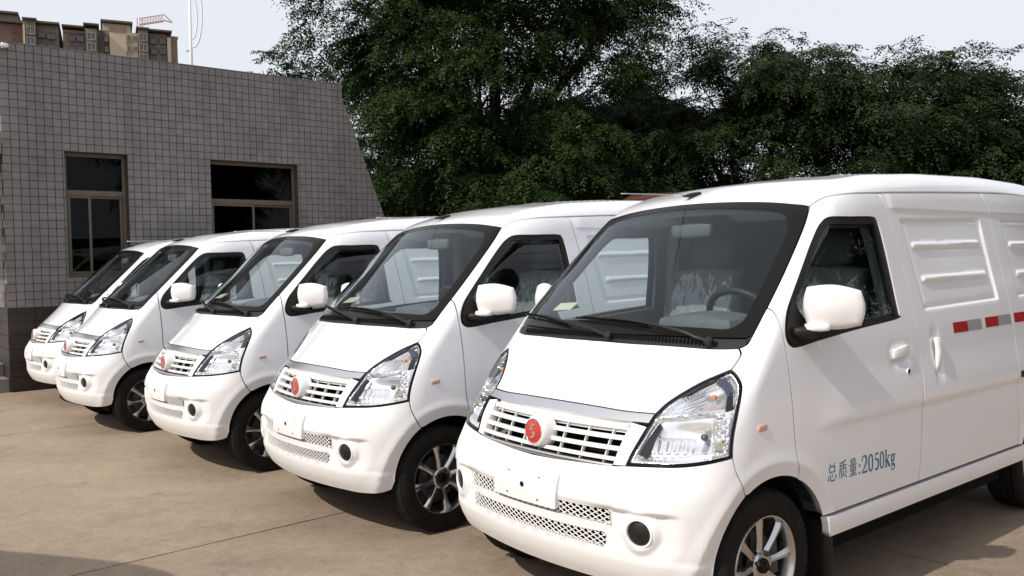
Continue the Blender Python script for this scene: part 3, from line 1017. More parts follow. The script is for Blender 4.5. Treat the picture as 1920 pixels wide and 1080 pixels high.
# roof, tailgate
half = np.concatenate([cr(WS_TOP, .03)[:-1], cr(GUT1, .02)[:-1], cr(GUT2, .03)[:-1], cr(GUT3, .03)[:-1], cr(A_([(.63, 3.93, 1.775), (.4, 3.965, 1.82), (0, 3.97, 1.83)]), .03)])
def roof_emb(P):
    x, y = np.abs(P[..., 0]), P[..., 1]
    e = 0
    for c in (.12, .36):
        e = e + .006 * np.exp(-((x - c) / .022) ** 4) * ss(1.75, 1.9, y) * (1 - ss(3.6, 3.75, y))
    return e
put('roof', panel(sym(half), TOPC, .035, emb=roof_emb, gap=.006, depth=.03), M['paint'], van)
half = np.concatenate([cr(A_([(0, 3.98, 1.82), (.4, 3.97, 1.81), (.62, 3.94, 1.765)]), .04)[:-1], cr(A_([(.62, 3.94, 1.765), (.69, 3.97, 1.5), (.75, 3.99, 1.0), (.76, 3.99, .6), (.76, 3.98, .36)]), .04)[:-1], cr(A_([(.76, 3.98, .36), (.4, 4.0, .34), (0, 4.0, .34)]), .05)])
put('tailgate', panel(sym(half), REARC, .06), M['paint'], van)

# windscreen, its black border and the cowl below
half_o = np.concatenate([cr(WS_TOP, .03)[:-1], cr(WS_SIDE, .025)[:-1], cr(A_([(.682, .770, 1.264), (.687, .668, 1.164), (.672, .648, 1.153)]), .02)[:-1], cr(COWL_L, .03)])
GLh = cr(GL, .02)
ws = put('windscreen', panel(sym(GLh), SLOPE, .045, proud=.001, depth=0, gap=-.004), M['glass_ws'], van)
put('screen_border', panel(sym(half_o), SLOPE, .025, holes=[sym(GLh)], proud=.002, depth=.012, gap=.004), M['black_gloss'], ws)
half = np.concatenate([cr(COWL_L[::-1], .03)[:-1], cr(A_([(.672, .648, 1.153), (.682, .632, 1.133), (.663, .612, 1.116)]), .012)[:-1], cr(WS_BOT, .03)])
cw = put('cowl', panel(sym(half), SLOPE, .02, proud=-.003, depth=.03, gap=.003), M['black_plastic'], van)

def on_ws(pts, out):
    """points on the screen, lifted off it"""
    pts = A_(pts, dtype=float) if not isinstance(pts, np.ndarray) else pts
    P = snap(pts); g = fgrad(P); g /= np.linalg.norm(g, axis=1)[:, None]
    return P + g * out
mb = MB()
for x in np.arange(-.58, .585, .0165):
    zc = 1.1235 + .012 * (1 - (x / .6) ** 2)
    y0 = .480 + .235 * x * x
    a, b = on_ws(A_([(x, y0 + .022, zc), (x - .004, y0 + .040, zc + .017)]), .003)
    mb.tube([a, b], .0042, 4)
vent = mb.build('cowl_vent', M['black_gloss'], cw)
tag(vent, kind='stuff')
for piv, elb, tip, b0 in (((.075, .508, 1.133), (-.20, .548, 1.165), (-.45, .62, 1.18), (-.70, .70, 1.19)), ((.545, .585, 1.130), (.27, .566, 1.178), (.05, .563, 1.19), (-.19, .575, 1.197))):
    arm = on_ws(cr(A_([piv, elb, tip]), .03), .030)
    arm[:3] = on_ws(cr(A_([piv, elb, tip]), .03)[:3], .016)
    mb = MB().tube(arm, np.linspace(.0085, .0042, len(arm)), 8)
    pv = on_ws(A_([piv]), .008)[0]
    mb.lathe([(.020, -.02), (.020, .012), (.014, .018), (.001, .019)], 16, lambda a, b, t: pv + A_([a, b * .75 + t * -.65, b * .65 + t * .75]))
    w = mb.build('wiper', M['black_plastic'], van, auto=40)
    bl = on_ws(cr(A_([b0, tip, (elb[0] * .9 + tip[0] * .1, elb[1], elb[2] + .008)]), .02), .014)
    mb = MB().tube(bl, .0052, 6)
    bl2 = on_ws(cr(A_([b0, tip, (elb[0] * .9 + tip[0] * .1, elb[1], elb[2] + .008)]), .02), .024)
    mb.tube(bl2[3:-3], .0042, 6)
    mb.build('wiper_blade', M['rubber'], w, smooth=True)

# aerial
ab = snap(A_([(-.06, 1.235, 1.77)]))[0]
V, F = rbox((.020, .055, .011), .0105, 6)
V[:, 2] *= 1 + 7 * np.clip(V[:, 1], -.05, .05)
V[:, 0] *= 1 + 6 * np.clip(V[:, 1], -.05, .05)
an = mesh_obj('aerial', V @ np.array(Matrix.Rotation(math.radians(8), 3, 'X')).T + ab + A_([0, 0, .012]), F, M['black_plastic'], van)
P = A_([ab + A_([0, -.04, .008]), ab + A_([0.0, -.25, .006]), ab + A_([0, -.50, .002])])
mb = MB().tube(cr(P, .05), .0032, 6)
mb.build('aerial_rod', M['satin'], an, smooth=True)

# lettering on the driver's door
def door_glyph(mb, strokes, y0, y1, z0, z1):
    for pts, wid in strokes:
        q = A_(pts, dtype=float)
        q3 = cr(np.concatenate([q, np.zeros((len(q), 1))], 1), .12)[:, :2] if len(q) > 2 else q
        def fn(a, b, t):
            return (y0 + a * (y1 - y0), z0 + b * (z1 - z0), t)
        V, F = stroke(q3, wid, fn)
        V = A_(V)
        S = spts(V[:, :2])
        S[:, 0] += .0008 + .0006 * V[:, 2]
        mb.add(S, F)
W = .20; T = .07
G = {
    '2': [([(.10, .72), (.16, .90), (.40, 1.0), (.72, .93), (.84, .74), (.70, .50), (.40, .25), (.12, .06)], [T * 1.6, T * 1.2, T, W, W, W * .8, T * 1.2, T]), ([(.08, .04), (.92, .04)], [T * 1.6, T * 1.6]), ([(.88, .02), (.97, .20)], [T, T])],
    '0': [([(.5, 1.0), (.26, .90), (.14, .5), (.26, .10), (.5, 0.0)], [T, W * .9, W * 1.15, W * .9, T]), ([(.5, 1.0), (.74, .90), (.86, .5), (.74, .10), (.5, 0.0)], [T, W * .9, W * 1.15, W * .9, T])],
    '5': [([(.30, .96), (.86, .96)], [T * 1.6, T * 1.6]), ([(.32, .98), (.22, .60)], [T, T]), ([(.22, .60), (.50, .64), (.80, .50), (.86, .30), (.70, .08), (.42, 0.0), (.12, .08)], [T, T * 1.4, W, W, W, T, T * 1.3])],
    'k': [([(.22, 1.06), (.22, 0.0)], [W, W]), ([(.05, 0.0), (.40, 0.0)], [T, T]), ([(.05, 1.04), (.25, 1.06)], [T, T]), ([(.24, .28), (.78, .68)], [T, T]), ([(.40, .40), (.86, .0)], [W, W]), ([(.58, .68), (.95, .68)], [T, T]), ([(.66, .0), (.98, .0)], [T, T])],
    'g': [([(.45, .70), (.22, .62), (.16, .46), (.26, .30), (.46, .26)], [T, W * .9, W, W * .9, T]), ([(.45, .70), (.66, .62), (.72, .46), (.64, .30), (.46, .26)], [T, W * .9, W, W * .9, T]), ([(.66, .64), (.98, .68)], [T, T * 1.6]),
          ([(.34, .26), (.20, .14), (.40, .06), (.74, .02), (.86, -.12), (.68, -.26), (.36, -.27), (.12, -.16), (.22, -.02)], [T, T * 1.4, W * .8, W * .9, W * .8, T, T, T * 1.2, T])],
    ':': [([(.30, .50), (.70, .50)], [.14, .14]), ([(.30, .06), (.70, .06)], [.14, .14])],
}
# the three characters, stroke by stroke
H = .075
ZONG = [([(.28, .98), (.38, .82)], [H, H * .6]), ([(.74, .98), (.62, .82)], [H * .6, H]), ([(.24, .80), (.24, .48)], [H, H]), ([(.24, .79), (.78, .79)], [H * .7, H * .7]), ([(.78, .80), (.78, .48)], [H, H]), ([(.24, .50), (.78, .50)], [H * .7, H * .7]),
        ([(.12, .30), (.04, .06)], [H, H]), ([(.30, .36), (.32, .10), (.50, .02), (.74, .04), (.78, .18)], [H, H, H, H, H * .6]), ([(.48, .38), (.56, .24)], [H * .6, H]), ([(.82, .34), (.94, .14)], [H * .6, H])]
ZHI = [([(.84, .98), (.50, .91), (.18, .88)], [H, H * .8, H * .8]), ([(.18, .90), (.16, .50), (.04, .06)], [H, H, H * .5]), ([(.22, .72), (.94, .72)], [H * .7, H * .7]), ([(.56, .88), (.54, .58)], [H, H]), ([(.32, .56), (.32, .18)], [H, H]), ([(.32, .56), (.82, .56)], [H * .7, H * .7]), ([(.82, .56), (.82, .18)], [H, H]),
       ([(.57, .46), (.54, .24), (.22, .02)], [H, H, H * .5]), ([(.60, .18), (.90, .02)], [H * .6, H])]
LIANG = [([(.26, .97), (.26, .72)], [H, H]), ([(.26, .96), (.74, .96)], [H * .7, H * .7]), ([(.74, .97), (.74, .72)], [H, H]), ([(.26, .84), (.74, .84)], [H * .6, H * .6]), ([(.26, .73), (.74, .73)], [H * .6, H * .6]), ([(.04, .63), (.96, .63)], [H * .8, H * .8]),
         ([(.22, .53), (.22, .26)], [H, H]), ([(.22, .53), (.78, .53)], [H * .6, H * .6]), ([(.78, .53), (.78, .26)], [H, H]), ([(.22, .40), (.78, .40)], [H * .6, H * .6]), ([(.22, .27), (.78, .27)], [H * .6, H * .6]), ([(.50, .54), (.50, .03)], [H, H]), ([(.16, .15), (.84, .15)], [H * .7, H * .7]), ([(.04, .03), (.96, .03)], [H * .8, H * .8])]
mb = MB()
def tz(y): return .551 - .028 * (y - 1.0), .626 - .040 * (y - 1.0)
for gl, y0, y1 in ((ZONG, .995, 1.066), (ZHI, 1.078, 1.146), (LIANG, 1.158, 1.222), (G[':'], 1.232, 1.252), (G['2'], 1.258, 1.306), (G['0'], 1.311, 1.355), (G['5'], 1.361, 1.403), (G['0'], 1.407, 1.448), (G['k'], 1.453, 1.500), (G['g'], 1.503, 1.545)):
    a, b = tz(y0)
    door_glyph(mb, gl, y0, y1, a, b)
mb.build('lettering', M['ink'], dl)

# mud flaps, arch liners, underbody
for s in (1, -1):
    V, F = rbox((.075, .012, .150), .010, 4)
    mesh_obj('mud_flap', V + A_([s * .715, 1.045, .225]), F, M['black_plastic'], van)
    for yc in (YA, YR):
        mb = MB()
        t = np.radians(np.linspace(-15, 195, 22))
        ring = np.stack([yc + .350 * np.cos(t), ZA + .350 * np.sin(t)], 1)
        V = [(s * (.700 if yc == YR or a > .45 else .655), a, b) for a, b in ring] + [(s * .42, a, b) for a, b in ring]
        n = len(ring)
        mb.add(V, [(i, i + 1, n + i + 1, n + i) for i in range(n - 1)])
        mb.add([(s * .42, yc, ZA)] + [(s * .42, a, b) for a, b in ring], [(0, i + 1, i + 2) for i in range(n - 1)])
        mb.build('arch_liner', M['cavity'], van)
mb = MB().box((-.41, .40, .26), (.41, 3.92, .37)).box((-.70, 1.09, .215), (-.412, 2.90, .37)).box((.412, 1.09, .215), (.70, 2.90, .37)).box((-.405, 1.09, .20), (.405, 2.90, .258)).box((-.36, .30, .24), (-.28, 3.85, .31)).box((.28, .30, .24), (.36, 3.85, .31)).box((-.62, .60, .22), (.62, .69, .30))
mb.tube([(-.60, 3.315, .275), (.60, 3.315, .275)], .04, 10)
mb.lathe([(.001, -.11), (.09, -.08), (.12, 0), (.09, .08), (.001, .11)], 14, lambda a, b, t: (t + .05, 3.315 + a, .27 + b))
mb.tube([(.52, 1.7, .26), (.52, 2.6, .26)], .07, 10)
mb.build('underbody', M['cavity'], van)

# wheels, built round the hub with x outwards
def wheel_meshes():
    o = bpy.data.objects
    R = .296
    prof = [(.190, -.175), (.205, -.186), (.250, -.190), (.282, -.178), (.293, -.160)]
    for c in (-.125, -.088, -.051):
        prof += [(.2955, c - .012), (.2955, c + .010), (.287, c + .012), (.287, c + .020), (.2955, c + .022)]
    prof += [(.294, -.018), (.284, .000), (.262, .009), (.240, .010), (.222, .007), (.205, .002), (.196, -.004)]
    mbt = MB().lathe(prof, 56, lambda a, b, t: (t, a, b))
    # tread blocks on the shoulder
    for j in range(56):
        a = 2 * math.pi * j / 56
        ca, sa = math.cos(a), math.sin(a)
        for x0, x1, r0, r1 in ((-.020, .003, .2885, .2955), (-.170, -.147, .2885, .2955)):
            V = []
            for x in (x0, x1):
                for da in (-.032, .032):
                    for r in (r0 - .012 * (x == x1 and x0 > -.1), r1 - .010 * (x == x1 and x0 > -.1)):
                        V.append((x, r * math.cos(a + da), r * math.sin(a + da)))
            mbt.add(V, [(0, 1, 3, 2), (4, 6, 7, 5), (0, 4, 5, 1), (2, 3, 7, 6), (1, 5, 7, 3)])
    rim = MB().lathe([(.196, -.010), (.1985, -.002), (.196, .004), (.190, .003), (.186, -.006), (.180, -.020), (.172, -.06), (.168, -.14), (.182, -.17)], 56, lambda a, b, t: (t, a, b))
    NS = 8
    for j in range(NS):
        a = 2 * math.pi * j / NS + math.pi / 2
        ca, sa = math.cos(a), math.sin(a)
        prof = [(.030, .040, -.020), (.060, .030, -.018), (.100, .027, -.014), (.140, .034, -.011), (.170, .043, -.010), (.186, .052, -.012)]
        V = []
        for r, w, x in prof:
            for wy, dx in ((-w / 2, -.012), (-w * .26, .0), (w * .10, .003), (w / 2, -.010), (w * .42, -.040), (-w * .42, -.040)):
                V.append((x + dx, r * ca - wy * sa, r * sa + wy * ca))
        F = [(i * 6 + k, i * 6 + (k + 1) % 6, (i + 1) * 6 + (k + 1) % 6, (i + 1) * 6 + k) for i in range(len(prof) - 1) for k in range(6)]
        rim.add(V, F)
    rim.lathe([(.062, -.045), (.060, -.016), (.050, -.010), (.030, -.012)], 32, lambda a, b, t: (t, a, b))
    nuts = []
    for j in range(4):
        a = 2 * math.pi * (j + .5) / 4 + .3
        c = (.048 * math.cos(a), .048 * math.sin(a))
        nuts.append(MB().lathe([(.010, -.02), (.010, -.001), (.007, .003), (.0005, .004)], 6, lambda p, q, t, c=c: (t, c[0] + p, c[1] + q)))
    cap = MB().lathe([(.029, -.014), (.028, -.004), (.024, .000), (.0005, .002)], 28, lambda a, b, t: (t, a, b))
    for sg in (1, -1):
        q = cr(A_([(.0, .002, 0), (-.006, .008, 0), (-.004, .014, 0), (.004, .017, 0), (.012, .017, 0)]) * A_([sg, sg, 1]), .003)[:, :2]
        V, F = stroke(q, [.007, .009, .008, .006, .002], lambda a, b, t: (.0012 + .002 * t, a, b))
        cap.add(V, F)
    disc = MB().lathe([(.06, -.065), (.125, -.065), (.125, -.082), (.06, -.082)], 36, lambda a, b, t: (t, a, b))
    disc.box((-.11, .06, -.07), (-.04, .135, .07))
    disc.lathe([(.0005, -.12), (.165, -.12)], 30, lambda a, b, t: (t, a, b))
    return mbt, rim, nuts, cap, disc
mbt, rim, nuts, cap, disc = wheel_meshes()
w0 = rim.build('wheel', M['alloy'], van, auto=35)
ch = [mbt.build('tyre', M['rubber'], w0, auto=45), cap.build('hub_cap', M['black_gloss'], w0, auto=40), disc.build('brake_disc', M['steel'], w0, auto=40)] + [q.build('wheel_nut', M['steel'], w0, auto=40) for q in nuts]
def copy_tree(o, parent=None):
    c = o.copy()
    COL.objects.link(c)
    c.parent = parent
    for k in list(o.children):
        copy_tree(k, c)
    return c
w0.location = (.742, .655, .276)
for i, (x, y, rz, spin) in enumerate(((.742, YR, 0, 17), (-.742, .655, math.pi, 31), (-.742, YR, math.pi, 8))):
    c = copy_tree(w0, van)
    c.location = (x, y, .276)
    c.rotation_euler = (math.radians(spin), 0, rz)
w0.rotation_euler = (math.radians(4), 0, 0)

# cabin
mb = MB().box((-.72, 1.06, .40), (.72, 2.02, .44))
mb.box((-.41, .50, .40), (.41, 1.058, .44))
mb.box((-.41, .50, .442), (.41, .78, .95))
mb.build('cabin_floor', M['trim_dark'], van)
prof = [(.585, 1.00), (.60, 1.085), (.70, 1.150), (.86, 1.170), (.95, 1.150), (.985, 1.08), (.97, .95), (.88, .70), (.60, .70)]
mb = MB()
xs = np.linspace(-.635, .635, 13)
n = len(prof)
V = [(x, a + .16 * x * x * (1 if b > .9 else 0), b) for x in xs for a, b in prof]
F = [(i * n + k, (i + 1) * n + k, (i + 1) * n + (k + 1) % n, i * n + (k + 1) % n) for i in range(len(xs) - 1) for k in range(n)]
F += [tuple(range(n)), tuple(range(len(V) - n, len(V)))[::-1]]
mb.add(V, F)
V, F = rbox((.21, .17, .075), .07, 8); mb.add(V + A_([.36, .86, 1.165]), F)
dash = mb.build('dashboard', M['trim_dark'], van, auto=50)
swc = A_([.36, 1.08, 1.165]); tl = math.radians(62)
e1 = A_([1., 0, 0]); e2 = A_([0, math.cos(tl) * -1, math.sin(tl)]); e2 = A_([0, -.52, .85])
t = np.linspace(0, 2 * math.pi, 33)
mb = MB().tube([swc + .185 * (math.cos(a) * e1 + math.sin(a) * e2) for a in t], .016, 8, cap=False)
for a in (0.2, math.pi - .2, -math.pi / 2):
    mb.tube([swc, swc + .185 * (math.cos(a) * e1 + math.sin(a) * e2)], .016, 6)
V, F = rbox((.07, .03, .05), .025, 5); mb.add(V + swc, F)
mb.tube([swc, swc + A_([0, -.25, -.14])], .03, 8)
mb.build('steering_wheel', M['black_plastic'], van, smooth=True)
for s in (1, -1):
    V, F = rbox((.235, .26, .075), .07, 8)
    mb = MB().add(V + A_([s * .36, 1.42, .80]), F)
    V, F = rbox((.225, .065, .31), .062, 9)
    V[:, 0] *= 1 - .12 * np.clip(V[:, 2] / .31, 0, 1)
    V[:, 1] += .28 * (V[:, 2] + .31)
    mb.add(V + A_([s * .36, 1.60, 1.10]), F)
    mb.box((s * .36 - .2, 1.2, .44), (s * .36 + .2, 1.66, .74))
    seat = mb.build('seat', M['fabric'], van, auto=60)
    V, F = rbox((.135, .055, .095), .05, 8)
    V[:, 1] += .2 * V[:, 2]
    mb = MB().add(V + A_([s * .36, 1.795, 1.505]), F)
    for dx in (-.06, .06):
        mb.tube([(s * .36 + dx, 1.765, 1.36), (s * .36 + dx, 1.785, 1.45)], .008, 6)
    mb.build('headrest', M['trim_dark'], seat, auto=60)
    # crinkled protective film over the backrest
    V, F = rbox((.238, .082, .325), .07, 22)
    V[:, 0] *= 1 - .10 * np.clip(V[:, 2] / .31, 0, 1)
    V[:, 1] += .28 * (V[:, 2] + .31)
    a, b = V[:, 0], V[:, 2]
    wr = .014 * np.sin(a * 47 + 9 * b + 3 * np.sin(b * 31)) + .009 * np.sin(b * 23 - a * 71 + 2.2 * np.sin(a * 40)) + .006 * np.sin(a * 120 + b * 60)
    V[:, 1] -= np.abs(wr) * (V[:, 1] < .3)
    V[:, 0] += .008 * np.sin(b * 50) * np.sign(a)
    mesh_obj('seat_film', V + A_([s * .36, 1.60, 1.10]), F, M['film'], seat)
mb = MB().box((-.70, 1.97, .44), (.70, 2.0, 1.10))
mb.build('partition', M['trim_grey'], van)
# roof lining, pillar linings and cargo walls in grey
half = np.concatenate([cr(WS_TOP[:-1], .05), cr(A_([(.56, 1.26, 1.69), (.60, 1.5, 1.72), (.61, 2.3, 1.74), (.60, 3.2, 1.76), (.55, 3.85, 1.75), (0, 3.9, 1.8)]), .06)])
put('roof_lining', panel(sym(half), TOPC, .09, proud=-.045, depth=.02, gap=.02), M['trim_grey'], van)
loop = np.concatenate([cr(DOOR_R[1:-2][::-1], .05)[:-1], cr(A_([(.667, 1.725, 1.70), (.66, 2.8, 1.74), (.66, 3.85, 1.72)]), .06)[:-1], cr(A_([(.66, 3.85, 1.72), (.76, 3.9, 1.0), (.77, 3.9, .70)]), .06)[:-1], cr(A_([(.77, 3.9, .70), (.79, 2.5, .68), (.801, 1.79, .70)]), .06)[:-1]])
both('cargo_lining', panel(loop, SIDE, .09, proud=-.05, depth=.02, gap=.01), M['trim_grey'])
mb = MB().box((-.72, 2.0, .44), (.72, 3.9, .47))
mb.box((-.70, 3.88, .47), (.70, 3.90, 1.72))
mb.build('cargo_floor', M['trim_grey'], van)
# B-posts and interior mirror
for s in (1, -1):
    P = A_([(.70, 1.79, .46), (.70, 1.80, 1.0), (.655, 1.775, 1.25), (.605, 1.74, 1.55), (.55, 1.71, 1.70)]) * A_([s, 1, 1])
    MB().tube(cr(P, .06), .045, 8).build('door_post_lining', M['trim_grey'], van, smooth=True)
V, F = rbox((.12, .02, .035), .018, 6)
mesh_obj('interior_mirror', V + A_([0, 1.16, 1.60]), F, M['trim_dark'], van)
V, F = rbox((.16, .06, .012), .011, 5)
for s in (1, -1):
    mesh_obj('sun_visor', V @ np.array(Matrix.Rotation(math.radians(-25), 3, 'X')).T + A_([s * .33, 1.24, 1.665]), F, M['trim_grey'], van)
# ------------------------------------------------------------------ the row of vans
POS = [(-5.6090, 9.7885, -.8931), (-4.3691, 8.1203, -.8780), (-2.7662, 6.4573, -.8889), (-1.3771, 4.9310, -.8923), (-.0245, 3.4416, -.8881)]
LAB = ['white panel van farthest from the viewer, parked closest to the tiled wall',
       'white panel van second from the tiled wall, overlapping the front of the farthest one',
       'middle white panel van of the row of five, partly hidden by the two nearer ones',
       'white panel van beside the nearest one, its front wheel and alloy rim in full view',
       'nearest and largest white panel van, with blue weight lettering on its side']
def place(o, i):
    x, y, a = POS[i]
    o.location = (x, y, 0); o.rotation_euler = (0, 0, a); o['label'] = LAB[i]
for i in range(4):
    place(copy_tree(van), i)
for o in COL.objects:                           # the farthest van carries no aerial rod
    if o.name.startswith('aerial_rod') and o.parent and o.parent.parent and o.parent.parent['label'] == LAB[0]:
        bpy.data.objects.remove(o); break
place(van, 4)
sv = copy_tree(van)  # unseen van put in as the caster of the lower-left ground shade
sv.location = (-2.12, 2.14, 0); sv.rotation_euler = (0, 0, math.radians(75.4)); sv['label'] = 'added white panel van standing crosswise left of the view, unseen, to cast shade on the near concrete'

spin = random.Random(12)
for o in COL.objects:
    if o.name.startswith('wheel.') and o.parent is not None and o.name.count('.') == 1 and o.parent.name != 'delivery_van':
        o.rotation_euler.x += math.radians(spin.uniform(0, 44))
def vw(i, p):
    x, y, a = POS[i]
    ca, sa = math.cos(a), math.sin(a)
    return (x + p[0] * ca - p[1] * sa, y + p[0] * sa + p[1] * ca, p[2])
PL = {4: 'pale yellow paper on the dashboard of the nearest van', 3: 'pale yellow paper on the dashboard of the second nearest van', 2: 'pale yellow paper on the dashboard of the middle van'}
for i in (4, 3, 2):
    mb = MB()
    mb.prism([(-.058, 0), (.058, 0), (.058, .004), (-.058, .004)], -.034, .034, lambda a, b, d: (a, d * .9, b + .45 * d + .06 * a))
    o = mb.build('paper_sheet', M['paper'])
    o.location = vw(i, (-.49, .775, 1.240)); o.rotation_euler = (0, 0, POS[i][2] + .12)
    tag(o, PL[i], 'paper', 'papers lying on dashboards')

# ------------------------------------------------------------------ ground
UX = A_([math.cos(math.radians(41)), math.sin(math.radians(41)), 0])
VX = A_([-UX[1], UX[0], 0])
def concrete(name, joint=False):
    m = bpy.data.materials.new(name); m.use_nodes = True
    nt = m.node_tree; b = nt.nodes['Principled BSDF']; L = nt.links.new
    g = nt.nodes.new('ShaderNodeNewGeometry')
    def noise(s, d=6, r=.55, vec=None):
        n = nt.nodes.new('ShaderNodeTexNoise'); n.inputs['Scale'].default_value = s; n.inputs['Detail'].default_value = d; n.inputs['Roughness'].default_value = r
        L(vec if vec is not None else g.outputs['Position'], n.inputs['Vector']); return n
    def ramp(src, stops):
        r = nt.nodes.new('ShaderNodeValToRGB'); e = r.color_ramp.elements
        while len(e) < len(stops): e.new(.5)
        for i, (p, c) in enumerate(stops): e[i].position = p; e[i].color = (*c, 1)
        L(src, r.inputs['Fac']); return r
    def mix(a, bb, fac, mode='MULTIPLY'):
        x = nt.nodes.new('ShaderNodeMix'); x.data_type = 'RGBA'; x.blend_type = mode
        if isinstance(fac, float): x.inputs['Factor'].default_value = fac
        else: L(fac, x.inputs['Factor'])
        L(a, x.inputs['A']); L(bb, x.inputs['B']); return x.outputs['Result']
    mp = nt.nodes.new('ShaderNodeMapping'); mp.inputs['Rotation'].default_value = (0, 0, -math.radians(41)); mp.inputs['Scale'].default_value = (.35, 1.6, 1)
    L(g.outputs['Position'], mp.inputs['Vector'])
    base = ramp(noise(.42, 9, .66).outputs['Fac'], [(.30, (.248, .186, .134)), (.46, (.312, .242, .181)), (.60, (.346, .280, .203)), (.74, (.378, .322, .236))])
    streak = ramp(noise(1.1, 6, .6, mp.outputs['Vector']).outputs['Fac'], [(.34, (.70, .67, .64)), (.58, (1.03, 1.03, 1.04))])
    c = mix(base.outputs['Color'], streak.outputs['Color'], .30)
    blot = ramp(noise(1.9, 9, .72).outputs['Fac'], [(.30, (.66, .62, .58)), (.44, (.97, .96, .95)), (.62, (1.03, 1.03, 1.03))])
    c = mix(c, blot.outputs['Color'], .75)
    ck = nt.nodes.new('ShaderNodeTexVoronoi'); ck.feature = 'DISTANCE_TO_EDGE'; ck.inputs['Scale'].default_value = .55
    wv = nt.nodes.new('ShaderNodeMix'); wv.data_type = 'VECTOR'; wv.inputs['Factor'].default_value = .16
    L(g.outputs['Position'], wv.inputs['A']); L(noise(2.2, 7, .7).outputs['Color'], wv.inputs['B']); L(wv.outputs['Result'], ck.inputs['Vector'])
    ckr = ramp(ck.outputs['Distance'], [(.0008, (.55, .50, .45)), (.0030, (1, 1, 1))])
    c = mix(c, ckr.outputs['Color'], .16)
    fine = ramp(noise(48, 8, .8).outputs['Fac'], [(.30, (.70, .68, .66)), (.66, (1.12, 1.12, 1.12))])
    c = mix(c, fine.outputs['Color'], .9)
    mid = ramp(noise(13, 7, .75).outputs['Fac'], [(.34, (.76, .74, .72)), (.56, (1.02, 1.02, 1.02))])
    c = mix(c, mid.outputs['Color'], .65)
    spots = nt.nodes.new('ShaderNodeTexVoronoi'); spots.inputs['Scale'].default_value = 2.6
    L(noise(3.0, 2).outputs['Color'], spots.inputs['Vector'])
    v2 = nt.nodes.new('ShaderNodeTexVoronoi'); v2.inputs['Scale'].default_value = 3.4; L(g.outputs['Position'], v2.inputs['Vector'])
    sp = ramp(v2.outputs['Distance'], [(.016, (.35, .30, .26)), (.034, (1, 1, 1))])
    c = mix(c, sp.outputs['Color'], .7)
    oi = nt.nodes.new('ShaderNodeObjectInfo')
    orp = ramp(oi.outputs['Random'], [(0, (.93, .93, .93)), (1, (1.05, 1.04, 1.03))])
    c = mix(c, orp.outputs['Color'], 1.0)
    L(c, b.inputs['Base Color'])
    b.inputs['Roughness'].default_value = .82
    b.inputs['Specular IOR Level'].default_value = .35
    bp = nt.nodes.new('ShaderNodeBump'); bp.inputs['Strength'].default_value = .35; bp.inputs['Distance'].default_value = .006
    L(noise(130, 4, .7).outputs['Fac'], bp.inputs['Height']); L(bp.outputs['Normal'], b.inputs['Normal'])
    return m
M['concrete'] = concrete('concrete')
M['joint'] = mat('joint_dirt', (.05, .042, .034), rough=.95, spec=.1, var=.4, scale=15)
M['earth'] = mat('earth', (.16, .13, .10), rough=.95, spec=.1, var=.3, scale=.3)
gz = -.022
gr = MB().add([(-1500, -1500, gz - .02), (1500, -1500, gz - .02), (1500, 1500, gz - .02), (-1500, 1500, gz - .02)], [(0, 1, 2, 3)]).build('ground', M['earth'])
tag(gr, kind='structure')
yard = empty('concrete_yard', kind='structure')
V0, U0 = 4.60 + .0, 4.22
# joint lines lie at v = 4.60 + 4.5 k and u = 4.22 + 5 k
def uvw(u, v, z): return UX * u + VX * v + A_([0, 0, z])
jr = random.Random(3)
for i in range(-5, 6):
    for k in range(-5, 6):
        u0, u1 = U0 + 5.0 * i, U0 + 5.0 * (i + 1); v0, v1 = V0 + 4.5 * k, V0 + 4.5 * (k + 1)
        g = .0065
        n = 24
        def wob(): return jr.uniform(-.0028, .0028)
        P = [(u0 + (u1 - u0) * t / n, v0 + g + wob()) for t in range(n)] + [(u1 - g + wob(), v0 + (v1 - v0) * t / n) for t in range(n)] + \
            [(u1 - (u1 - u0) * t / n, v1 - g + wob()) for t in range(n)] + [(u0 + g + wob(), v1 - (v1 - v0) * t / n) for t in range(n)]
        m = len(P)
        V = [uvw(a, b, gz) for a, b in P] + [uvw(a, b, gz - .016) for a, b in P]
        mb = MB().add(V, [tuple(range(m))] + [(q, m + q, m + (q + 1) % m, (q + 1) % m) for q in range(m)])
        mb.build('concrete_slab', M['concrete'], yard)
jb = MB().add([uvw(a, b, gz - .014) for a, b in ((U0 - 26, V0 - 24), (U0 + 31, V0 - 24), (U0 + 31, V0 + 28), (U0 - 26, V0 + 28))], [(0, 1, 2, 3)]).build('joint_filler', M['joint'], yard)

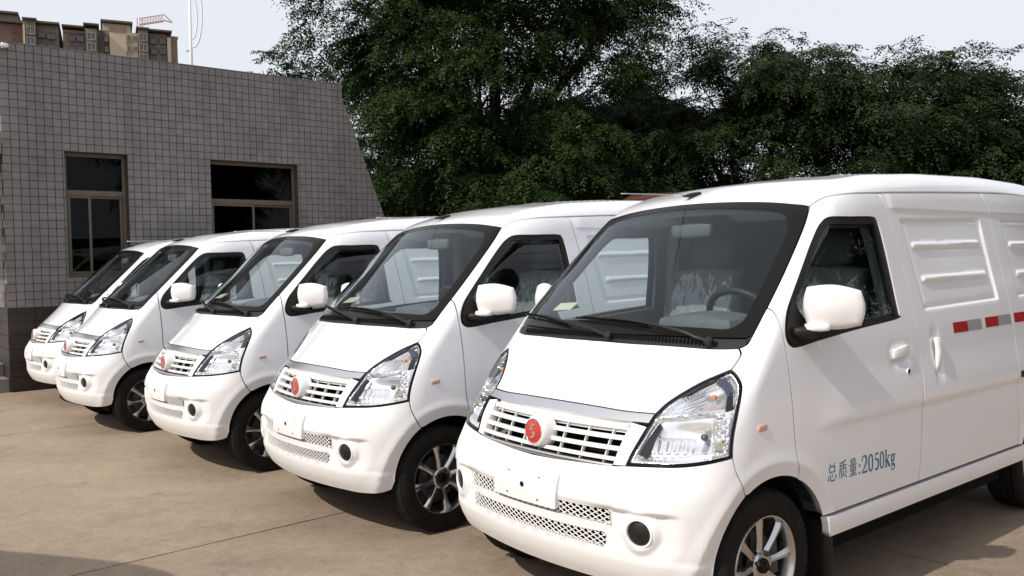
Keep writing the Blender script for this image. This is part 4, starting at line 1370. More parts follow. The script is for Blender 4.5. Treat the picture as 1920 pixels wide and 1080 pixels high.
# ------------------------------------------------------------------ tiled building
BA = A_([-6.338, 10.820, 0]); ba = math.radians(39.1)
BU = A_([math.cos(ba), math.sin(ba), 0]); BN = A_([-math.sin(ba), math.cos(ba), 0])       # along the wall, into the building
def bw(s, z, d=0.0): return BA + BU * s + BN * d + A_([0, 0, z])
def tile_mat(name, c1, c2, rough, px, pz):
    m = bpy.data.materials.new(name); m.use_nodes = True
    nt = m.node_tree; b = nt.nodes['Principled BSDF']; L = nt.links.new
    g = nt.nodes.new('ShaderNodeNewGeometry')
    def dot(v, off):
        d = nt.nodes.new('ShaderNodeVectorMath'); d.operation = 'DOT_PRODUCT'; d.inputs[1].default_value = tuple(v)
        L(g.outputs['Position'], d.inputs[0])
        a = nt.nodes.new('ShaderNodeMath'); a.operation = 'SUBTRACT'; a.inputs[1].default_value = off; L(d.outputs['Value'], a.inputs[0]); return a.outputs[0]
    def snapn(src, p):
        a = nt.nodes.new('ShaderNodeMath'); a.operation = 'DIVIDE'; a.inputs[1].default_value = p; L(src, a.inputs[0])
        q = nt.nodes.new('ShaderNodeMath'); q.operation = 'FLOOR'; L(a.outputs[0], q.inputs[0]); return q.outputs[0]
    cb = nt.nodes.new('ShaderNodeCombineXYZ')
    L(snapn(dot(BU + BN * .97, float((BU + BN * .97) @ BA)), px), cb.inputs[0]); L(snapn(dot((0, 0, 1), 0.07), pz), cb.inputs[1])
    w = nt.nodes.new('ShaderNodeTexWhiteNoise'); w.noise_dimensions = '2D'; L(cb.outputs[0], w.inputs['Vector'])
    r = nt.nodes.new('ShaderNodeValToRGB'); r.color_ramp.elements[0].color = (*c1, 1); r.color_ramp.elements[1].color = (*c2, 1); L(w.outputs['Value'], r.inputs['Fac'])
    n = nt.nodes.new('ShaderNodeTexNoise'); n.inputs['Scale'].default_value = 1.3; n.inputs['Detail'].default_value = 7; n.inputs['Roughness'].default_value = .65; L(g.outputs['Position'], n.inputs['Vector'])
    r2 = nt.nodes.new('ShaderNodeValToRGB'); r2.color_ramp.elements[0].position = .3; r2.color_ramp.elements[0].color = (.84, .83, .82, 1); r2.color_ramp.elements[1].position = .68; r2.color_ramp.elements[1].color = (1.05, 1.05, 1.06, 1); L(n.outputs['Fac'], r2.inputs['Fac'])
    x = nt.nodes.new('ShaderNodeMix'); x.data_type = 'RGBA'; x.blend_type = 'MULTIPLY'; x.inputs['Factor'].default_value = 1
    L(r.outputs['Color'], x.inputs['A']); L(r2.outputs['Color'], x.inputs['B'])
    mp = nt.nodes.new('ShaderNodeMapping'); mp.inputs['Scale'].default_value = (3.2, 3.2, .22); L(g.outputs['Position'], mp.inputs['Vector'])
    n4 = nt.nodes.new('ShaderNodeTexNoise'); n4.inputs['Scale'].default_value = 1.0; n4.inputs['Detail'].default_value = 6; L(mp.outputs['Vector'], n4.inputs['Vector'])
    r4 = nt.nodes.new('ShaderNodeValToRGB'); r4.color_ramp.elements[0].position = .36; r4.color_ramp.elements[0].color = (.72, .71, .69, 1); r4.color_ramp.elements[1].position = .56; r4.color_ramp.elements[1].color = (1, 1, 1, 1); L(n4.outputs['Fac'], r4.inputs['Fac'])
    x2 = nt.nodes.new('ShaderNodeMix'); x2.data_type = 'RGBA'; x2.blend_type = 'MULTIPLY'; x2.inputs['Factor'].default_value = .28
    L(x.outputs['Result'], x2.inputs['A']); L(r4.outputs['Color'], x2.inputs['B']); L(x2.outputs['Result'], b.inputs['Base Color'])
    n3 = nt.nodes.new('ShaderNodeTexNoise'); n3.inputs['Scale'].default_value = 90; L(g.outputs['Position'], n3.inputs['Vector'])
    bp = nt.nodes.new('ShaderNodeBump'); bp.inputs['Strength'].default_value = .15; bp.inputs['Distance'].default_value = .004; L(n3.outputs['Fac'], bp.inputs['Height']); L(bp.outputs['Normal'], b.inputs['Normal'])
    b.inputs['Roughness'].default_value = rough; b.inputs['Specular IOR Level'].default_value = .3
    return m
PX = .0975; PZ = .1008
M['tile'] = tile_mat('grey_tile', (.178, .166, .161), (.220, .206, .200), .55, PX, PZ)
M['base_tile'] = tile_mat('brown_base_tile', (.028, .023, .020), (.045, .036, .031), .5, .30, .17)
M['grout'] = mat('grout', (.070, .062, .056), rough=.95, spec=.1, var=.3, scale=12)
M['frame'] = mat('bronze_frame', (.115, .094, .064), rough=.45, spec=.4, var=.1, scale=10)
M['pane'] = glass('window_pane', (.22, .22, .21), ior=1.35, boost=.5)
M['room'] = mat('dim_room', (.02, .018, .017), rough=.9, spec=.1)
M['render_grey'] = mat('cement_render', (.22, .20, .18), rough=.9, spec=.2, var=.2, scale=3)

SR, ZT = 4.76, 4.375
WINS = [(.705, 1.485, 1.41, 3.055, .40, 2.565, 2.495), (2.615, 3.965, 1.41, 3.055, .50, 2.51, 2.44)]
TZ0 = 1.04
def s_end(z):
    return SR if z > 4.16 else SR + (4.16 - z) * (.73 / 1.89)
bld = empty('tiled_building', 'single-storey grey tiled building with sloping end wall and dark windows', 'building', loc=tuple(BA))
bld_inv = Matrix.Translation(Vector(-BA))
def badd(mb, name, m, parent=None, smooth=False, loc=True):
    """world-space mesh -> child of the building"""
    o = mb.build(name, m, parent if parent is not None else bld, smooth=smooth)
    if loc:
        o.data.transform(bld_inv)
    return o
fnw = lambda a, b, d: bw(a, b, d)
wl_ = MB()
zs = [-.05, 1.41, 3.055, ZT]
D0, D1 = .012, .26
def wall_piece(poly): wl_.prism(poly, D0, D1, fnw)
wall_piece([(0.0, -.05), (s_end(-.05), -.05), (s_end(1.41), 1.41), (0.0, 1.41)])
wall_piece([(0.0, 1.411), (WINS[0][0], 1.411), (WINS[0][0], 3.054), (0, 3.054)])
wall_piece([(WINS[0][1], 1.411), (WINS[1][0], 1.411), (WINS[1][0], 3.054), (WINS[0][1], 3.054)])
wall_piece([(WINS[1][1], 1.411), (s_end(1.411), 1.411), (s_end(3.054), 3.054), (WINS[1][1], 3.054)])
wall_piece([(0, 3.055), (s_end(3.055), 3.055), (s_end(4.16), 4.16), (SR, ZT), (0, ZT)])
badd(wl_, 'wall', M['grout'])
# remaining shell: returns, back and roof slab
sh = MB()
sh.prism([(.012, -.05), (.25, -.05), (.25, ZT - .004), (.012, ZT - .004)], D1 + .002, 7.0, fnw)
sh.prism([(s_end(-.05) - .25, -.05), (s_end(-.05) - .002, -.05), (s_end(4.16) - .002, 4.16), (SR - .002, ZT - .004), (SR - .25, ZT - .004)], D1 + .002, 7.0, fnw)
sh.prism([(.252, 3.9), (SR - .252, 3.9), (SR - .252, 4.05), (.252, 4.05)], D1 + .002, 7.0, fnw)
sh.prism([(.252, -.05), (s_end(-.05) - .252, -.05), (SR - .252, 3.895), (.252, 3.895)], 6.8, 7.0, fnw)
sh.prism([(.252, .02), (6.0, .02), (6.0, .05), (.252, .05)], D1 + .002, 6.79, fnw)
badd(sh, 'rear_shell', M['render_grey'])
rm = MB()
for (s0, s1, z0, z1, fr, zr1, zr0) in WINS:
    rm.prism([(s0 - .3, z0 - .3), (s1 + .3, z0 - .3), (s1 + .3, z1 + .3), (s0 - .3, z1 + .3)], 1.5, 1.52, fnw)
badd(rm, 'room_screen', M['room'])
# tiles
def clip_poly(P, a, b, c):
    """keep a*s+b*z<=c"""
    out = []
    for i in range(len(P)):
        p, q = P[i], P[(i + 1) % len(P)]
        fp, fq = a * p[0] + b * p[1] - c, a * q[0] + b * q[1] - c
        if fp <= 0: out.append(p)
        if fp * fq < 0:
            t = fp / (fp - fq); out.append((p[0] + t * (q[0] - p[0]), p[1] + t * (q[1] - p[1])))
    return out
J = .0040
camp = A_([0, 0, 1.46])
def tile_faces(P, d0, d1, tilt, pt):
    n = len(P)
    V = [pt(a, b, d1) for a, b in P] + [pt(a, b, d0) for a, b in P]
    V[0] = pt(P[0][0], P[0][1], d1 + tilt)
    return V, [tuple(range(n))] + [(i, n + i, n + (i + 1) % n, (i + 1) % n) for i in range(n)]
tiles = []
trn = random.Random(5)
NR = int(round((ZT - TZ0) / PZ)); PZr = (ZT - TZ0) / NR
for r in range(NR):
    z0 = TZ0 + r * PZr; z1 = z0 + PZr
    for c in range(0, 66):
        s0 = c * PX; s1 = s0 + PX
        P = [(s0 + J, z0 + J), (s1 - J, z0 + J), (s1 - J, z1 - J), (s0 + J, z1 - J)]
        if z0 > 4.12:
            P = clip_poly(P, 1, 0, SR)
        else:
            k = .73 / 1.89
            P = clip_poly(P, 1, k, SR + 4.16 * k)
        if len(P) < 3: continue
        skip = False
        parts = [P]
        for (a, b, q0, q1, *_r) in WINS:
            nxt = []
            for Q in parts:
                if min(p[0] for p in Q) >= b or max(p[0] for p in Q) <= a or min(p[1] for p in Q) >= q1 or max(p[1] for p in Q) <= q0:
                    nxt.append(Q); continue
                L1 = clip_poly(Q, 1, 0, a - .001)
                R1 = clip_poly(Q, -1, 0, -(b + .001))
                mid = clip_poly(clip_poly(Q, -1, 0, -a), 1, 0, b)
                T1 = clip_poly(mid, 0, -1, -(q1 + .001)) if len(mid) > 2 else []
                B1 = clip_poly(mid, 0, 1, q0 - .001) if len(mid) > 2 else []
                nxt += [x for x in (L1, R1, T1, B1) if len(x) > 2]
            parts = nxt
        for Q in parts:
            ar = abs(area2(A_(Q)))
            if ar < 4e-4: continue
            cs = A_(Q).mean(0)
            dist = np.linalg.norm(bw(cs[0], cs[1]) - camp)
            tiles.append((-ar / dist ** 3, Q, trn.uniform(-.0012, .0012), len(Q) == 4 and abs(ar - (PX - 2 * J) * (PZr - 2 * J)) < 1e-6))
tiles.sort(key=lambda t: t[0])
hid = lambda Q: A_(Q)[:, 1].mean() < 1.25 and A_(Q)[:, 0].mean() > .6
tiles = [t for t in tiles if not hid(t[1])] + [t for t in tiles if hid(t[1])]
shared = []
for kq in range(4):
    q = [(-PX / 2 + J, -PZr / 2 + J), (PX / 2 - J, -PZr / 2 + J), (PX / 2 - J, PZr / 2 - J), (-PX / 2 + J, PZr / 2 - J)]
    V, F = tile_faces(q, D0, (-.0008, 0, .0006, .0012)[kq], (.001, -.0008, .0006, -.001)[kq], lambda a, b, d: BU * a + BN * d + A_([0, 0, b]))
    me = bpy.data.meshes.new('tile'); me.from_pydata([tuple(v) for v in V], [], F); me.materials.append(M['tile']); me.update()
    shared.append(me)
cnt = 0
rest = MB()
for key, Q, tilt, full in tiles:
    if cnt < 300 and full:
        c = A_(Q).mean(0)
        o = bpy.data.objects.new('tile', shared[trn.randrange(4)])
        o.location = tuple(bw(c[0], c[1]) - BA)
        link(o, bld); cnt += 1
    else:
        V, F = tile_faces(Q, D0, trn.uniform(-.0012, .001), tilt, bw)
        rest.add(V, F)
# tiles of the left return wall
for r in range(NR):
    z0 = TZ0 + r * PZr
    for c in range(0, 20):
        d0 = c * PX + .004
        Q = [(d0 + J, z0 + J), (d0 + PX - J, z0 + J), (d0 + PX - J, z0 + PZr - J), (d0 + J, z0 + PZr - J)]
        V, F = tile_faces(Q, .010, trn.uniform(-.0010, .0010), 0, lambda a, b, d: BA + BU * d + BN * a + A_([0, 0, b]))
        rest.add(V, [f[::-1] for f in F])
ro = badd(rest, 'tile_field', M['tile'])
tag(ro, kind='stuff')
# dark base course
for r in range(6):
    z0 = r * .1733; z1 = z0 + .1733
    for c in range(0, 22):
        s0 = c * .30
        Q = clip_poly([(s0 + .003, z0 + .003), (s0 + .297, z0 + .003), (s0 + .297, z1 - .003), (s0 + .003, z1 - .003)], 1, .73 / 1.89, SR + 4.16 * .73 / 1.89)
        if len(Q) < 3: continue
        V, F = tile_faces(Q, D0, -.006 + trn.uniform(-.001, .001), 0, bw)
        badd(MB().add(V, F), 'base_tile', M['base_tile'])
    for c in range(0, 6):
        d0 = c * .30 + .004
        Q = [(d0 + .003, z0 + .003), (d0 + .297, z0 + .003), (d0 + .297, z1 - .003), (d0 + .003, z1 - .003)]
        V, F = tile_faces(Q, .010, -.006 + trn.uniform(-.001, .001), 0, lambda a, b, d: BA + BU * d + BN * a + A_([0, 0, b]))
        badd(MB().add(V, [f[::-1] for f in F]), 'base_tile', M['base_tile'])
# windows
for (s0, s1, z0, z1, fr, zr1, zr0) in WINS:
    w = .045; dd = (.13, .18)
    mb = MB()
    def bx(a0, a1, b0, b1, d0=dd[0], d1=dd[1], mb=mb): mb.prism([(a0, b0), (a1, b0), (a1, b1), (a0, b1)], d0, d1, fnw)
    e = .002
    bx(s0 + e, s0 + w, z0 + e, z1 - e); bx(s1 - w, s1 - e, z0 + e, z1 - e)
    bx(s0 + w + e, s1 - w - e, z0 + e, z0 + w); bx(s0 + w + e, s1 - w - e, z1 - w, z1 - e)
    bx(s0 + w + e, s1 - w - e, zr0, zr1)
    win = badd(mb, 'window', M['frame'])
    sm = s0 + (s1 - s0) * fr
    for (a0, a1, dz) in ((s0 + w + .004, sm + .02, .0), (sm - .02, s1 - w - .004, .022)):
        mb = MB(); v = .032
        d0, d1 = .135 + dz, .155 + dz
        for q in ((a0, a0 + v, z0 + w + .003, zr0 - .003), (a1 - v, a1, z0 + w + .003, zr0 - .003), (a0 + v + e, a1 - v - e, z0 + w + .003, z0 + w + v), (a0 + v + e, a1 - v - e, zr0 - v, zr0 - .003)):
            bx(*q, d0, d1, mb)
        badd(mb, 'sash', M['frame'], win)
        mb = MB(); bx(a0 + v, a1 - v, z0 + w + v, zr0 - v, d0 + .008, d0 + .012, mb)
        badd(mb, 'pane', M['pane'], win)
    mb = MB(); bx(s0 + w, s1 - w, zr1, z1 - w, .150, .155, mb)
    badd(mb, 'pane', M['pane'], win)
# entrance canopy round the corner and coping
cp = MB().prism([(-1.7, 2.98), (-.012, 2.98), (-.012, 3.12), (-1.7, 3.12)], -.03, 3.0, fnw)
badd(cp, 'canopy', M['render_grey'])
cp = MB().prism([(-.008, ZT + .001), (SR + .008, ZT + .001), (SR + .008, ZT + .012), (-.008, ZT + .012)], -.004, .27, fnw)
badd(cp, 'coping', M['tile'])
st = MB().prism([(-1.6, gz - .01), (-.012, gz - .01), (-.012, .15), (-1.6, .15)], .05, 1.6, fnw).prism([(-1.3, .151), (-.012, .151), (-.012, .31), (-1.3, .31)], .40, 1.6, fnw)
o = st.build('entrance_steps', M['render_grey'])
tag(o, 'low grey concrete steps at the left foot of the tiled building', 'steps')

# round lamp on the corner of the roof edge
lp = empty('roof_lamp', 'small round white lamp on the top left corner of the tiled wall', 'lamp', loc=tuple(bw(.05, ZT - .055, -.06)))
c0 = A_([0, 0, 0.])
dirv = A_([-.55, -.80, -.1]); dirv /= np.linalg.norm(dirv); ax1 = np.cross(dirv, [0, 0, 1]); ax1 /= np.linalg.norm(ax1); ax2 = np.cross(ax1, dirv)
lf = lambda a, b, t: ax1 * a + ax2 * b + dirv * t
MB().lathe([(.0005, -.06), (.02, -.055), (.028, -.04), (.030, 0), (.034, .015), (.036, .025), (.032, .027)], 24, lf).build('lamp_body', M['plastic_white'], lp, smooth=True)
MB().lathe([(.031, .024), (.02, .030), (.0005, .032)], 24, lf).build('lamp_glass', M['mirror'], lp, smooth=True)
MB().tube([(0, 0, 0), tuple(BN * .08), tuple(BN * .11 + A_([0, 0, -.02]))], .015, 8).build('lamp_arm', M['black_plastic'], lp)

# ------------------------------------------------------------------ white bow mast on the roof
def cray(px, py, dist):
    """surveyed position: bearing and elevation as seen from the viewpoint, at a given distance"""
    x = (px - 960) / 1615.3; z = (540 - py) / 1615.3
    d = A_(_R) * x + A_(_U) * z + A_(_F)
    return camp + d * (dist / math.hypot(d[0], d[1]))
mp_ = cray(359, 118, 17.5)
mast = empty('bow_mast', 'slim white mast with two curved bows standing on the tiled roof', 'mast', loc=(mp_[0], mp_[1], 4.05))
M['white_metal'] = mat('white_metal', (.80, .80, .80), rough=.35)
rt = A_(_R); rt[2] = 0; rt /= np.linalg.norm(rt)
MB().tube([(0, 0, 0), (0, 0, 3.2)], .026, 12).build('pole', M['white_metal'], mast, smooth=True)
for h0, h1, w_ in ((1.64, 2.95, .215), (1.80, 2.62, .120)):
    t = np.linspace(0, math.pi, 25)
    MB().tube([rt * (w_ * math.sin(a) ** .8 + .012) + A_([0, 0, h0 + (h1 - h0) * (1 - math.cos(a)) / 2]) for a in t], .016, 8).build('bow', M['white_metal'], mast, smooth=True)
MB().tube([A_([0, 0, 1.60]), rt * -.09 + A_([0, 0, 1.57])], .012, 8).build('spigot', M['steel'], mast)

# ------------------------------------------------------------------ apartment blocks far behind
M['apt_brown'] = mat('apartment_brown', (.20, .165, .13), rough=.9, spec=.1, var=.12, scale=.12)  # apartment colours paled and greyed, distance haze mixed into them
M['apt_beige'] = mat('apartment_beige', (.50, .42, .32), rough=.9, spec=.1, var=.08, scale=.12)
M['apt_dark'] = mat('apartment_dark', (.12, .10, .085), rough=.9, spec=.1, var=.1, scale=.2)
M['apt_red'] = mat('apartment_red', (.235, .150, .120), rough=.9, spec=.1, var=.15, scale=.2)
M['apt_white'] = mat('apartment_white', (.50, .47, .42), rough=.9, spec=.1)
M['apt_glass'] = mat('apartment_glass', (.075, .088, .095), rough=.12, spec=.6)
AD = 250.0
af = cray(190, 100, 1.0) - camp; af[2] = 0; af /= np.linalg.norm(af)
ar_ = A_([af[1], -af[0], 0])
def ap(px, dep, py=None, z=None):
    """facade coordinate -> world"""
    P = cray(px, 60 if py is None else py, AD)
    k = AD / float((P - camp) @ af)
    P = camp + (P - camp) * k
    if z is not None: P[2] = z
    return P + af * dep
def abox(mb, x0, x1, y0, y1, d0, d1):
    """block of the facade between bearings x0..x1 and heights y0..y1 at depth d0..d1"""
    zt = (ap(x0, 0, y0)[2] + ap(x1, 0, y0)[2]) / 2; zb = -.5 if y1 is None else (ap(x0, 0, y1)[2] + ap(x1, 0, y1)[2]) / 2
    c = [ap(x0, d0), ap(x1, d0), ap(x1, d0), ap(x0, d0)]
    c[2] = c[2] + af * (d1 - d0); c[3] = c[3] + af * (d1 - d0)
    V = [(*q[:2], zb) for q in c] + [(*q[:2], zt) for q in c]
    mb.add(V, [(0, 3, 2, 1), (4, 5, 6, 7), (0, 1, 5, 4), (1, 2, 6, 5), (2, 3, 7, 6), (3, 0, 4, 7)])
def block(label, group, walls, cornices, wins, loc):
    r = empty('apartment_block', label, 'building', group, loc=loc)
    inv = Matrix.Translation(-Vector(loc))
    def out(mb, nm, m, par):
        o = mb.build(nm, M[m], par); o.data.transform(inv); return o
    for nm, m, *b in walls:
        mb = MB(); abox(mb, *b); out(mb, nm, m, r)
    for b in cornices:
        mb = MB(); abox(mb, *b); out(mb, 'cornice', 'apt_dark', r)
    for (x0, x1, y0, y1, d, fm) in wins:
        mb = MB()
        e = .55
        abox(mb, x0, x1, y0, y0 + e, d - .35, d - .02); abox(mb, x0, x1, y1 - e, y1, d - .35, d - .02)
        abox(mb, x0, x0 + e, y0 + e, y1 - e, d - .35, d - .02); abox(mb, x1 - e, x1, y0 + e, y1 - e, d - .35, d - .02)
        abox(mb, (x0 + x1) / 2 - .25, (x0 + x1) / 2 + .25, y0 + e, y1 - e, d - .30, d - .02)
        w = out(mb, 'window', fm, r)
        mb = MB(); abox(mb, x0 + e, x1 - e, y0 + e, y1 - e, d - .12, d - .015); out(mb, 'pane', 'apt_glass', w)
    return r
wins = []
for k in range(5):
    y = 64 + 19.5 * k
    wins += [(129, 140, y + 2, y + 14, 0, 'apt_dark'), (143, 156, y + 2, y + 14, 0, 'apt_dark'), (163, 179, y, y + 14, -1.5, 'apt_white'),
             (196, 202, y + 4, y + 12, 1, 'apt_beige'), (238, 245, y + 3, y + 14, 0, 'apt_beige'), (250, 257, y + 4, y + 14, 0, 'apt_beige'), (260, 275, y + 2, y + 15, -1.5, 'apt_beige'),
             (282, 293, y + 6, y + 18, .5, 'apt_dark'), (299, 310, y + 6, y + 18, .5, 'apt_dark')]
P = ap(225, 0, z=0)
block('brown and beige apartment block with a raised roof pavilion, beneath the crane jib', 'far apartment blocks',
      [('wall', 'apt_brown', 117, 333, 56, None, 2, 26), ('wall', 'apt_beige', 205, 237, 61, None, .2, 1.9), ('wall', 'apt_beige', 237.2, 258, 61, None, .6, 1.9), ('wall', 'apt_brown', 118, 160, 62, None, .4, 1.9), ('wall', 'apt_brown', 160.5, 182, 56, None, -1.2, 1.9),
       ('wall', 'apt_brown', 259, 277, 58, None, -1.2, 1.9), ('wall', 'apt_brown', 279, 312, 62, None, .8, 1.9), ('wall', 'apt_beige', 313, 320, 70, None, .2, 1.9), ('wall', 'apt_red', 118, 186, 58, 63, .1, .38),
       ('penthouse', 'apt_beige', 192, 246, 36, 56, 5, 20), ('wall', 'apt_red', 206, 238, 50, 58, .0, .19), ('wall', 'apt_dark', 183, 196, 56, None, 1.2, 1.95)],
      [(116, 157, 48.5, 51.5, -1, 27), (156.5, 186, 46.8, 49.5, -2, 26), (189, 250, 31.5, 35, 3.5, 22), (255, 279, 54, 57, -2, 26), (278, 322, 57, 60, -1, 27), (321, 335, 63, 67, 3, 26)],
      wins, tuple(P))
wins = []
for k in range(5):
    y = 53 + 19.5 * k
    wins += [(24, 30, y + 1, y + 9, 0, 'apt_dark'), (50, 66, y, y + 14, -1.4, 'apt_white'), (72, 84, y + 7, y + 18, 0, 'apt_dark'), (88, 104, y + 9, y + 21, 0, 'apt_dark'), (-10, -2, y + 1, y + 9, 0, 'apt_dark')]
P = ap(50, 0, z=0)
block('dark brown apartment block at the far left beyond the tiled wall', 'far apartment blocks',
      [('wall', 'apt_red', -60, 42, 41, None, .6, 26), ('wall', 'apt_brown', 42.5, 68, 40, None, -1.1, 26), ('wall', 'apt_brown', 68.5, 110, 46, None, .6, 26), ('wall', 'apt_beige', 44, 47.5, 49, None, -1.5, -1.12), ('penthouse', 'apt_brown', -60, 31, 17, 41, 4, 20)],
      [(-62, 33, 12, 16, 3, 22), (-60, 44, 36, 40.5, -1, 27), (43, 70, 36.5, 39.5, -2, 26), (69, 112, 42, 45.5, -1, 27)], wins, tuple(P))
# tower crane jib showing above the right block
AD = 330.0
cr0 = ap(262, 0, 45); cr1 = ap(308, 0, 38)
crn = empty('tower_crane', 'red tower crane jib reaching over the apartment roof', 'crane', loc=(float(cr0[0]), float(cr0[1]), 0))
M['crane_red'] = mat('crane_red', (.55, .38, .37), rough=.6)  # red faded in the colour itself to stand for distance haze
L0 = A_([cr0[0], cr0[1], 0])
jd = cr1 - cr0; nseg = 9
up = A_([0, 0, 2.0])
mb = MB()
lo = [cr0 - L0 + jd * t / nseg for t in range(nseg + 1)]; hi = [p + up + A_(ar_) * 0 for p in lo]; bk = [p + af * 1.8 for p in lo]
for line in (lo, hi, bk): mb.tube([line[0], line[-1]], .16, 6)
for i in range(nseg):
    mb.tube([lo[i], hi[i]], .10, 5); mb.tube([hi[i], lo[i + 1]], .10, 5); mb.tube([bk[i], hi[i]], .10, 5); mb.tube([lo[i], bk[i + 1]], .10, 5)
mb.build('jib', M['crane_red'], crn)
mb = MB(); p = lo[-1]
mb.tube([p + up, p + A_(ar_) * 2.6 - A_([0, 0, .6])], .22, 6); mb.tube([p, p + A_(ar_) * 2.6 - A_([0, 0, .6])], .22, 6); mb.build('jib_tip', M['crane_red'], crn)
mb = MB()
for dx, dy in ((-.8, 0), (.8, 0), (-.8, 1.6), (.8, 1.6)):
    q = A_(ar_) * dx + af * dy
    mb.tube([tuple(q), tuple(q + A_([0, 0, float(cr0[2]) + 2]))], .18, 5)
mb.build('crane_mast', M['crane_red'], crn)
# ------------------------------------------------------------------ trees
def leaf_mat(name, c1, c2):
    m = bpy.data.materials.new(name); m.use_nodes = True
    nt = m.node_tree; L = nt.links.new
    b = nt.nodes['Principled BSDF']
    g = nt.nodes.new('ShaderNodeNewGeometry')
    r = nt.nodes.new('ShaderNodeValToRGB'); r.color_ramp.elements[0].color = (*c1, 1); r.color_ramp.elements[1].color = (*c2, 1)
    L(g.outputs['Random Per Island'], r.inputs['Fac']); L(r.outputs['Color'], b.inputs['Base Color'])
    b.inputs['Roughness'].default_value = .55; b.inputs['Specular IOR Level'].default_value = .12
    tr = nt.nodes.new('ShaderNodeBsdfTranslucent')
    mx = nt.nodes.new('ShaderNodeMixShader'); mx.inputs['Fac'].default_value = .25
    ou = nt.nodes['Material Output']
    L(r.outputs['Color'], tr.inputs['Color']); L(b.outputs['BSDF'], mx.inputs[1]); L(tr.outputs['BSDF'], mx.inputs[2]); L(mx.outputs['Shader'], ou.inputs['Surface'])
    return m
M['leaf'] = leaf_mat('locust_leaf', (.013, .026, .008), (.043, .075, .020))
M['leaf2'] = leaf_mat('row_tree_leaf', (.012, .022, .008), (.038, .062, .019))
M['bark'] = mat('bark', (.030, .024, .019), rough=.9, spec=.1, var=.4, scale=9, bump=.6, bscale=30)

def foliage(rg, tips, tipdirs, per, leaf_len, nl, lw, ll, spread, droop):
    """pinnate leaves round each twig tip; one quad per leaflet"""
    n = len(tips) * per
    tw = tipdirs * A_([1, 1, .45]) + rg.normal(0, .38, tipdirs.shape) * A_([1, 1, .45])
    tw /= np.linalg.norm(tw, axis=1)[:, None]
    LT = spread * 3.0 * rg.uniform(.7, 1.35, len(tips))
    tips = tips + rg.normal(0, .10, tips.shape)
    t = np.tile((np.arange(per) + .5) / per, len(tips))
    T = np.repeat(tw, per, 0); LR = np.repeat(LT, per)
    S = np.cross(T, A_([0, 0, 1.])); S /= np.linalg.norm(S, axis=1)[:, None] + 1e-9
    alt = np.where(np.arange(n) % 2 == 0, 1.0, -1.0) * np.minimum(1, (1.05 - t) * 2.2)
    base = np.repeat(tips, per, 0) + T * (t * LR)[:, None] + A_([0, 0, -1.]) * (.30 * LR * t * t)[:, None]
    ax = T * .60 + S * (alt * .85)[:, None] + rg.normal(0, .20, (n, 3))
    ax[:, 2] -= droop + .25 * t
    ax /= np.linalg.norm(ax, axis=1)[:, None]
    up = A_([0, 0, 1.]) + rg.normal(0, .25, (n, 3))
    side = np.cross(ax, up); side /= np.linalg.norm(side, axis=1)[:, None] + 1e-9
    nor = np.cross(side, ax)
    L = leaf_len * rg.uniform(.7, 1.25, n)
    k = np.arange(nl)
    t = (k // 2 + 1) / (nl // 2 + .6)
    sg = np.where(k % 2 == 0, 1.0, -1.0)
    sg[-1] = 0
    P = base[:, None] + ax[:, None] * (L[:, None] * t)[..., None] - nor[:, None] * ((t ** 2) * .12)[None, :, None] * 0 + A_([0, 0, -1.]) * ((t ** 2)[None] * L[:, None] * .30)[..., None]
    ld = ax[:, None] * .55 + side[:, None] * sg[None, :, None] * .85 + A_([0, 0, -.28])
    ld = ld + rg.normal(0, .22, ld.shape)
    ld /= np.linalg.norm(ld, axis=2)[..., None]
    wv = np.cross(ld, nor[:, None] + rg.normal(0, .25, ld.shape)); wv /= np.linalg.norm(wv, axis=2)[..., None] + 1e-9
    s = rg.uniform(.75, 1.2, (n, nl))[..., None]
    a = P; c = P + ld * ll * s; mid = P + ld * ll * .45 * s
    b = mid + wv * lw * .5 * s; d = mid - wv * lw * .5 * s
    V = np.stack([a, b, c, d], 2).reshape(-1, 3)
    return V

def big_mesh(name, V, m, parent):
    me = bpy.data.meshes.new(name)
    nq = len(V) // 4
    me.vertices.add(len(V)); me.vertices.foreach_set('co', V.astype(np.float32).ravel())
    me.loops.add(nq * 4); me.loops.foreach_set('vertex_index', np.arange(nq * 4, dtype=np.int32))
    me.polygons.add(nq); me.polygons.foreach_set('loop_start', np.arange(0, nq * 4, 4, dtype=np.int32)); me.polygons.foreach_set('loop_total', np.full(nq, 4, dtype=np.int32))
    me.materials.append(m); me.update(calc_edges=True)
    o = bpy.data.objects.new(name, me)
    return link(o, parent)

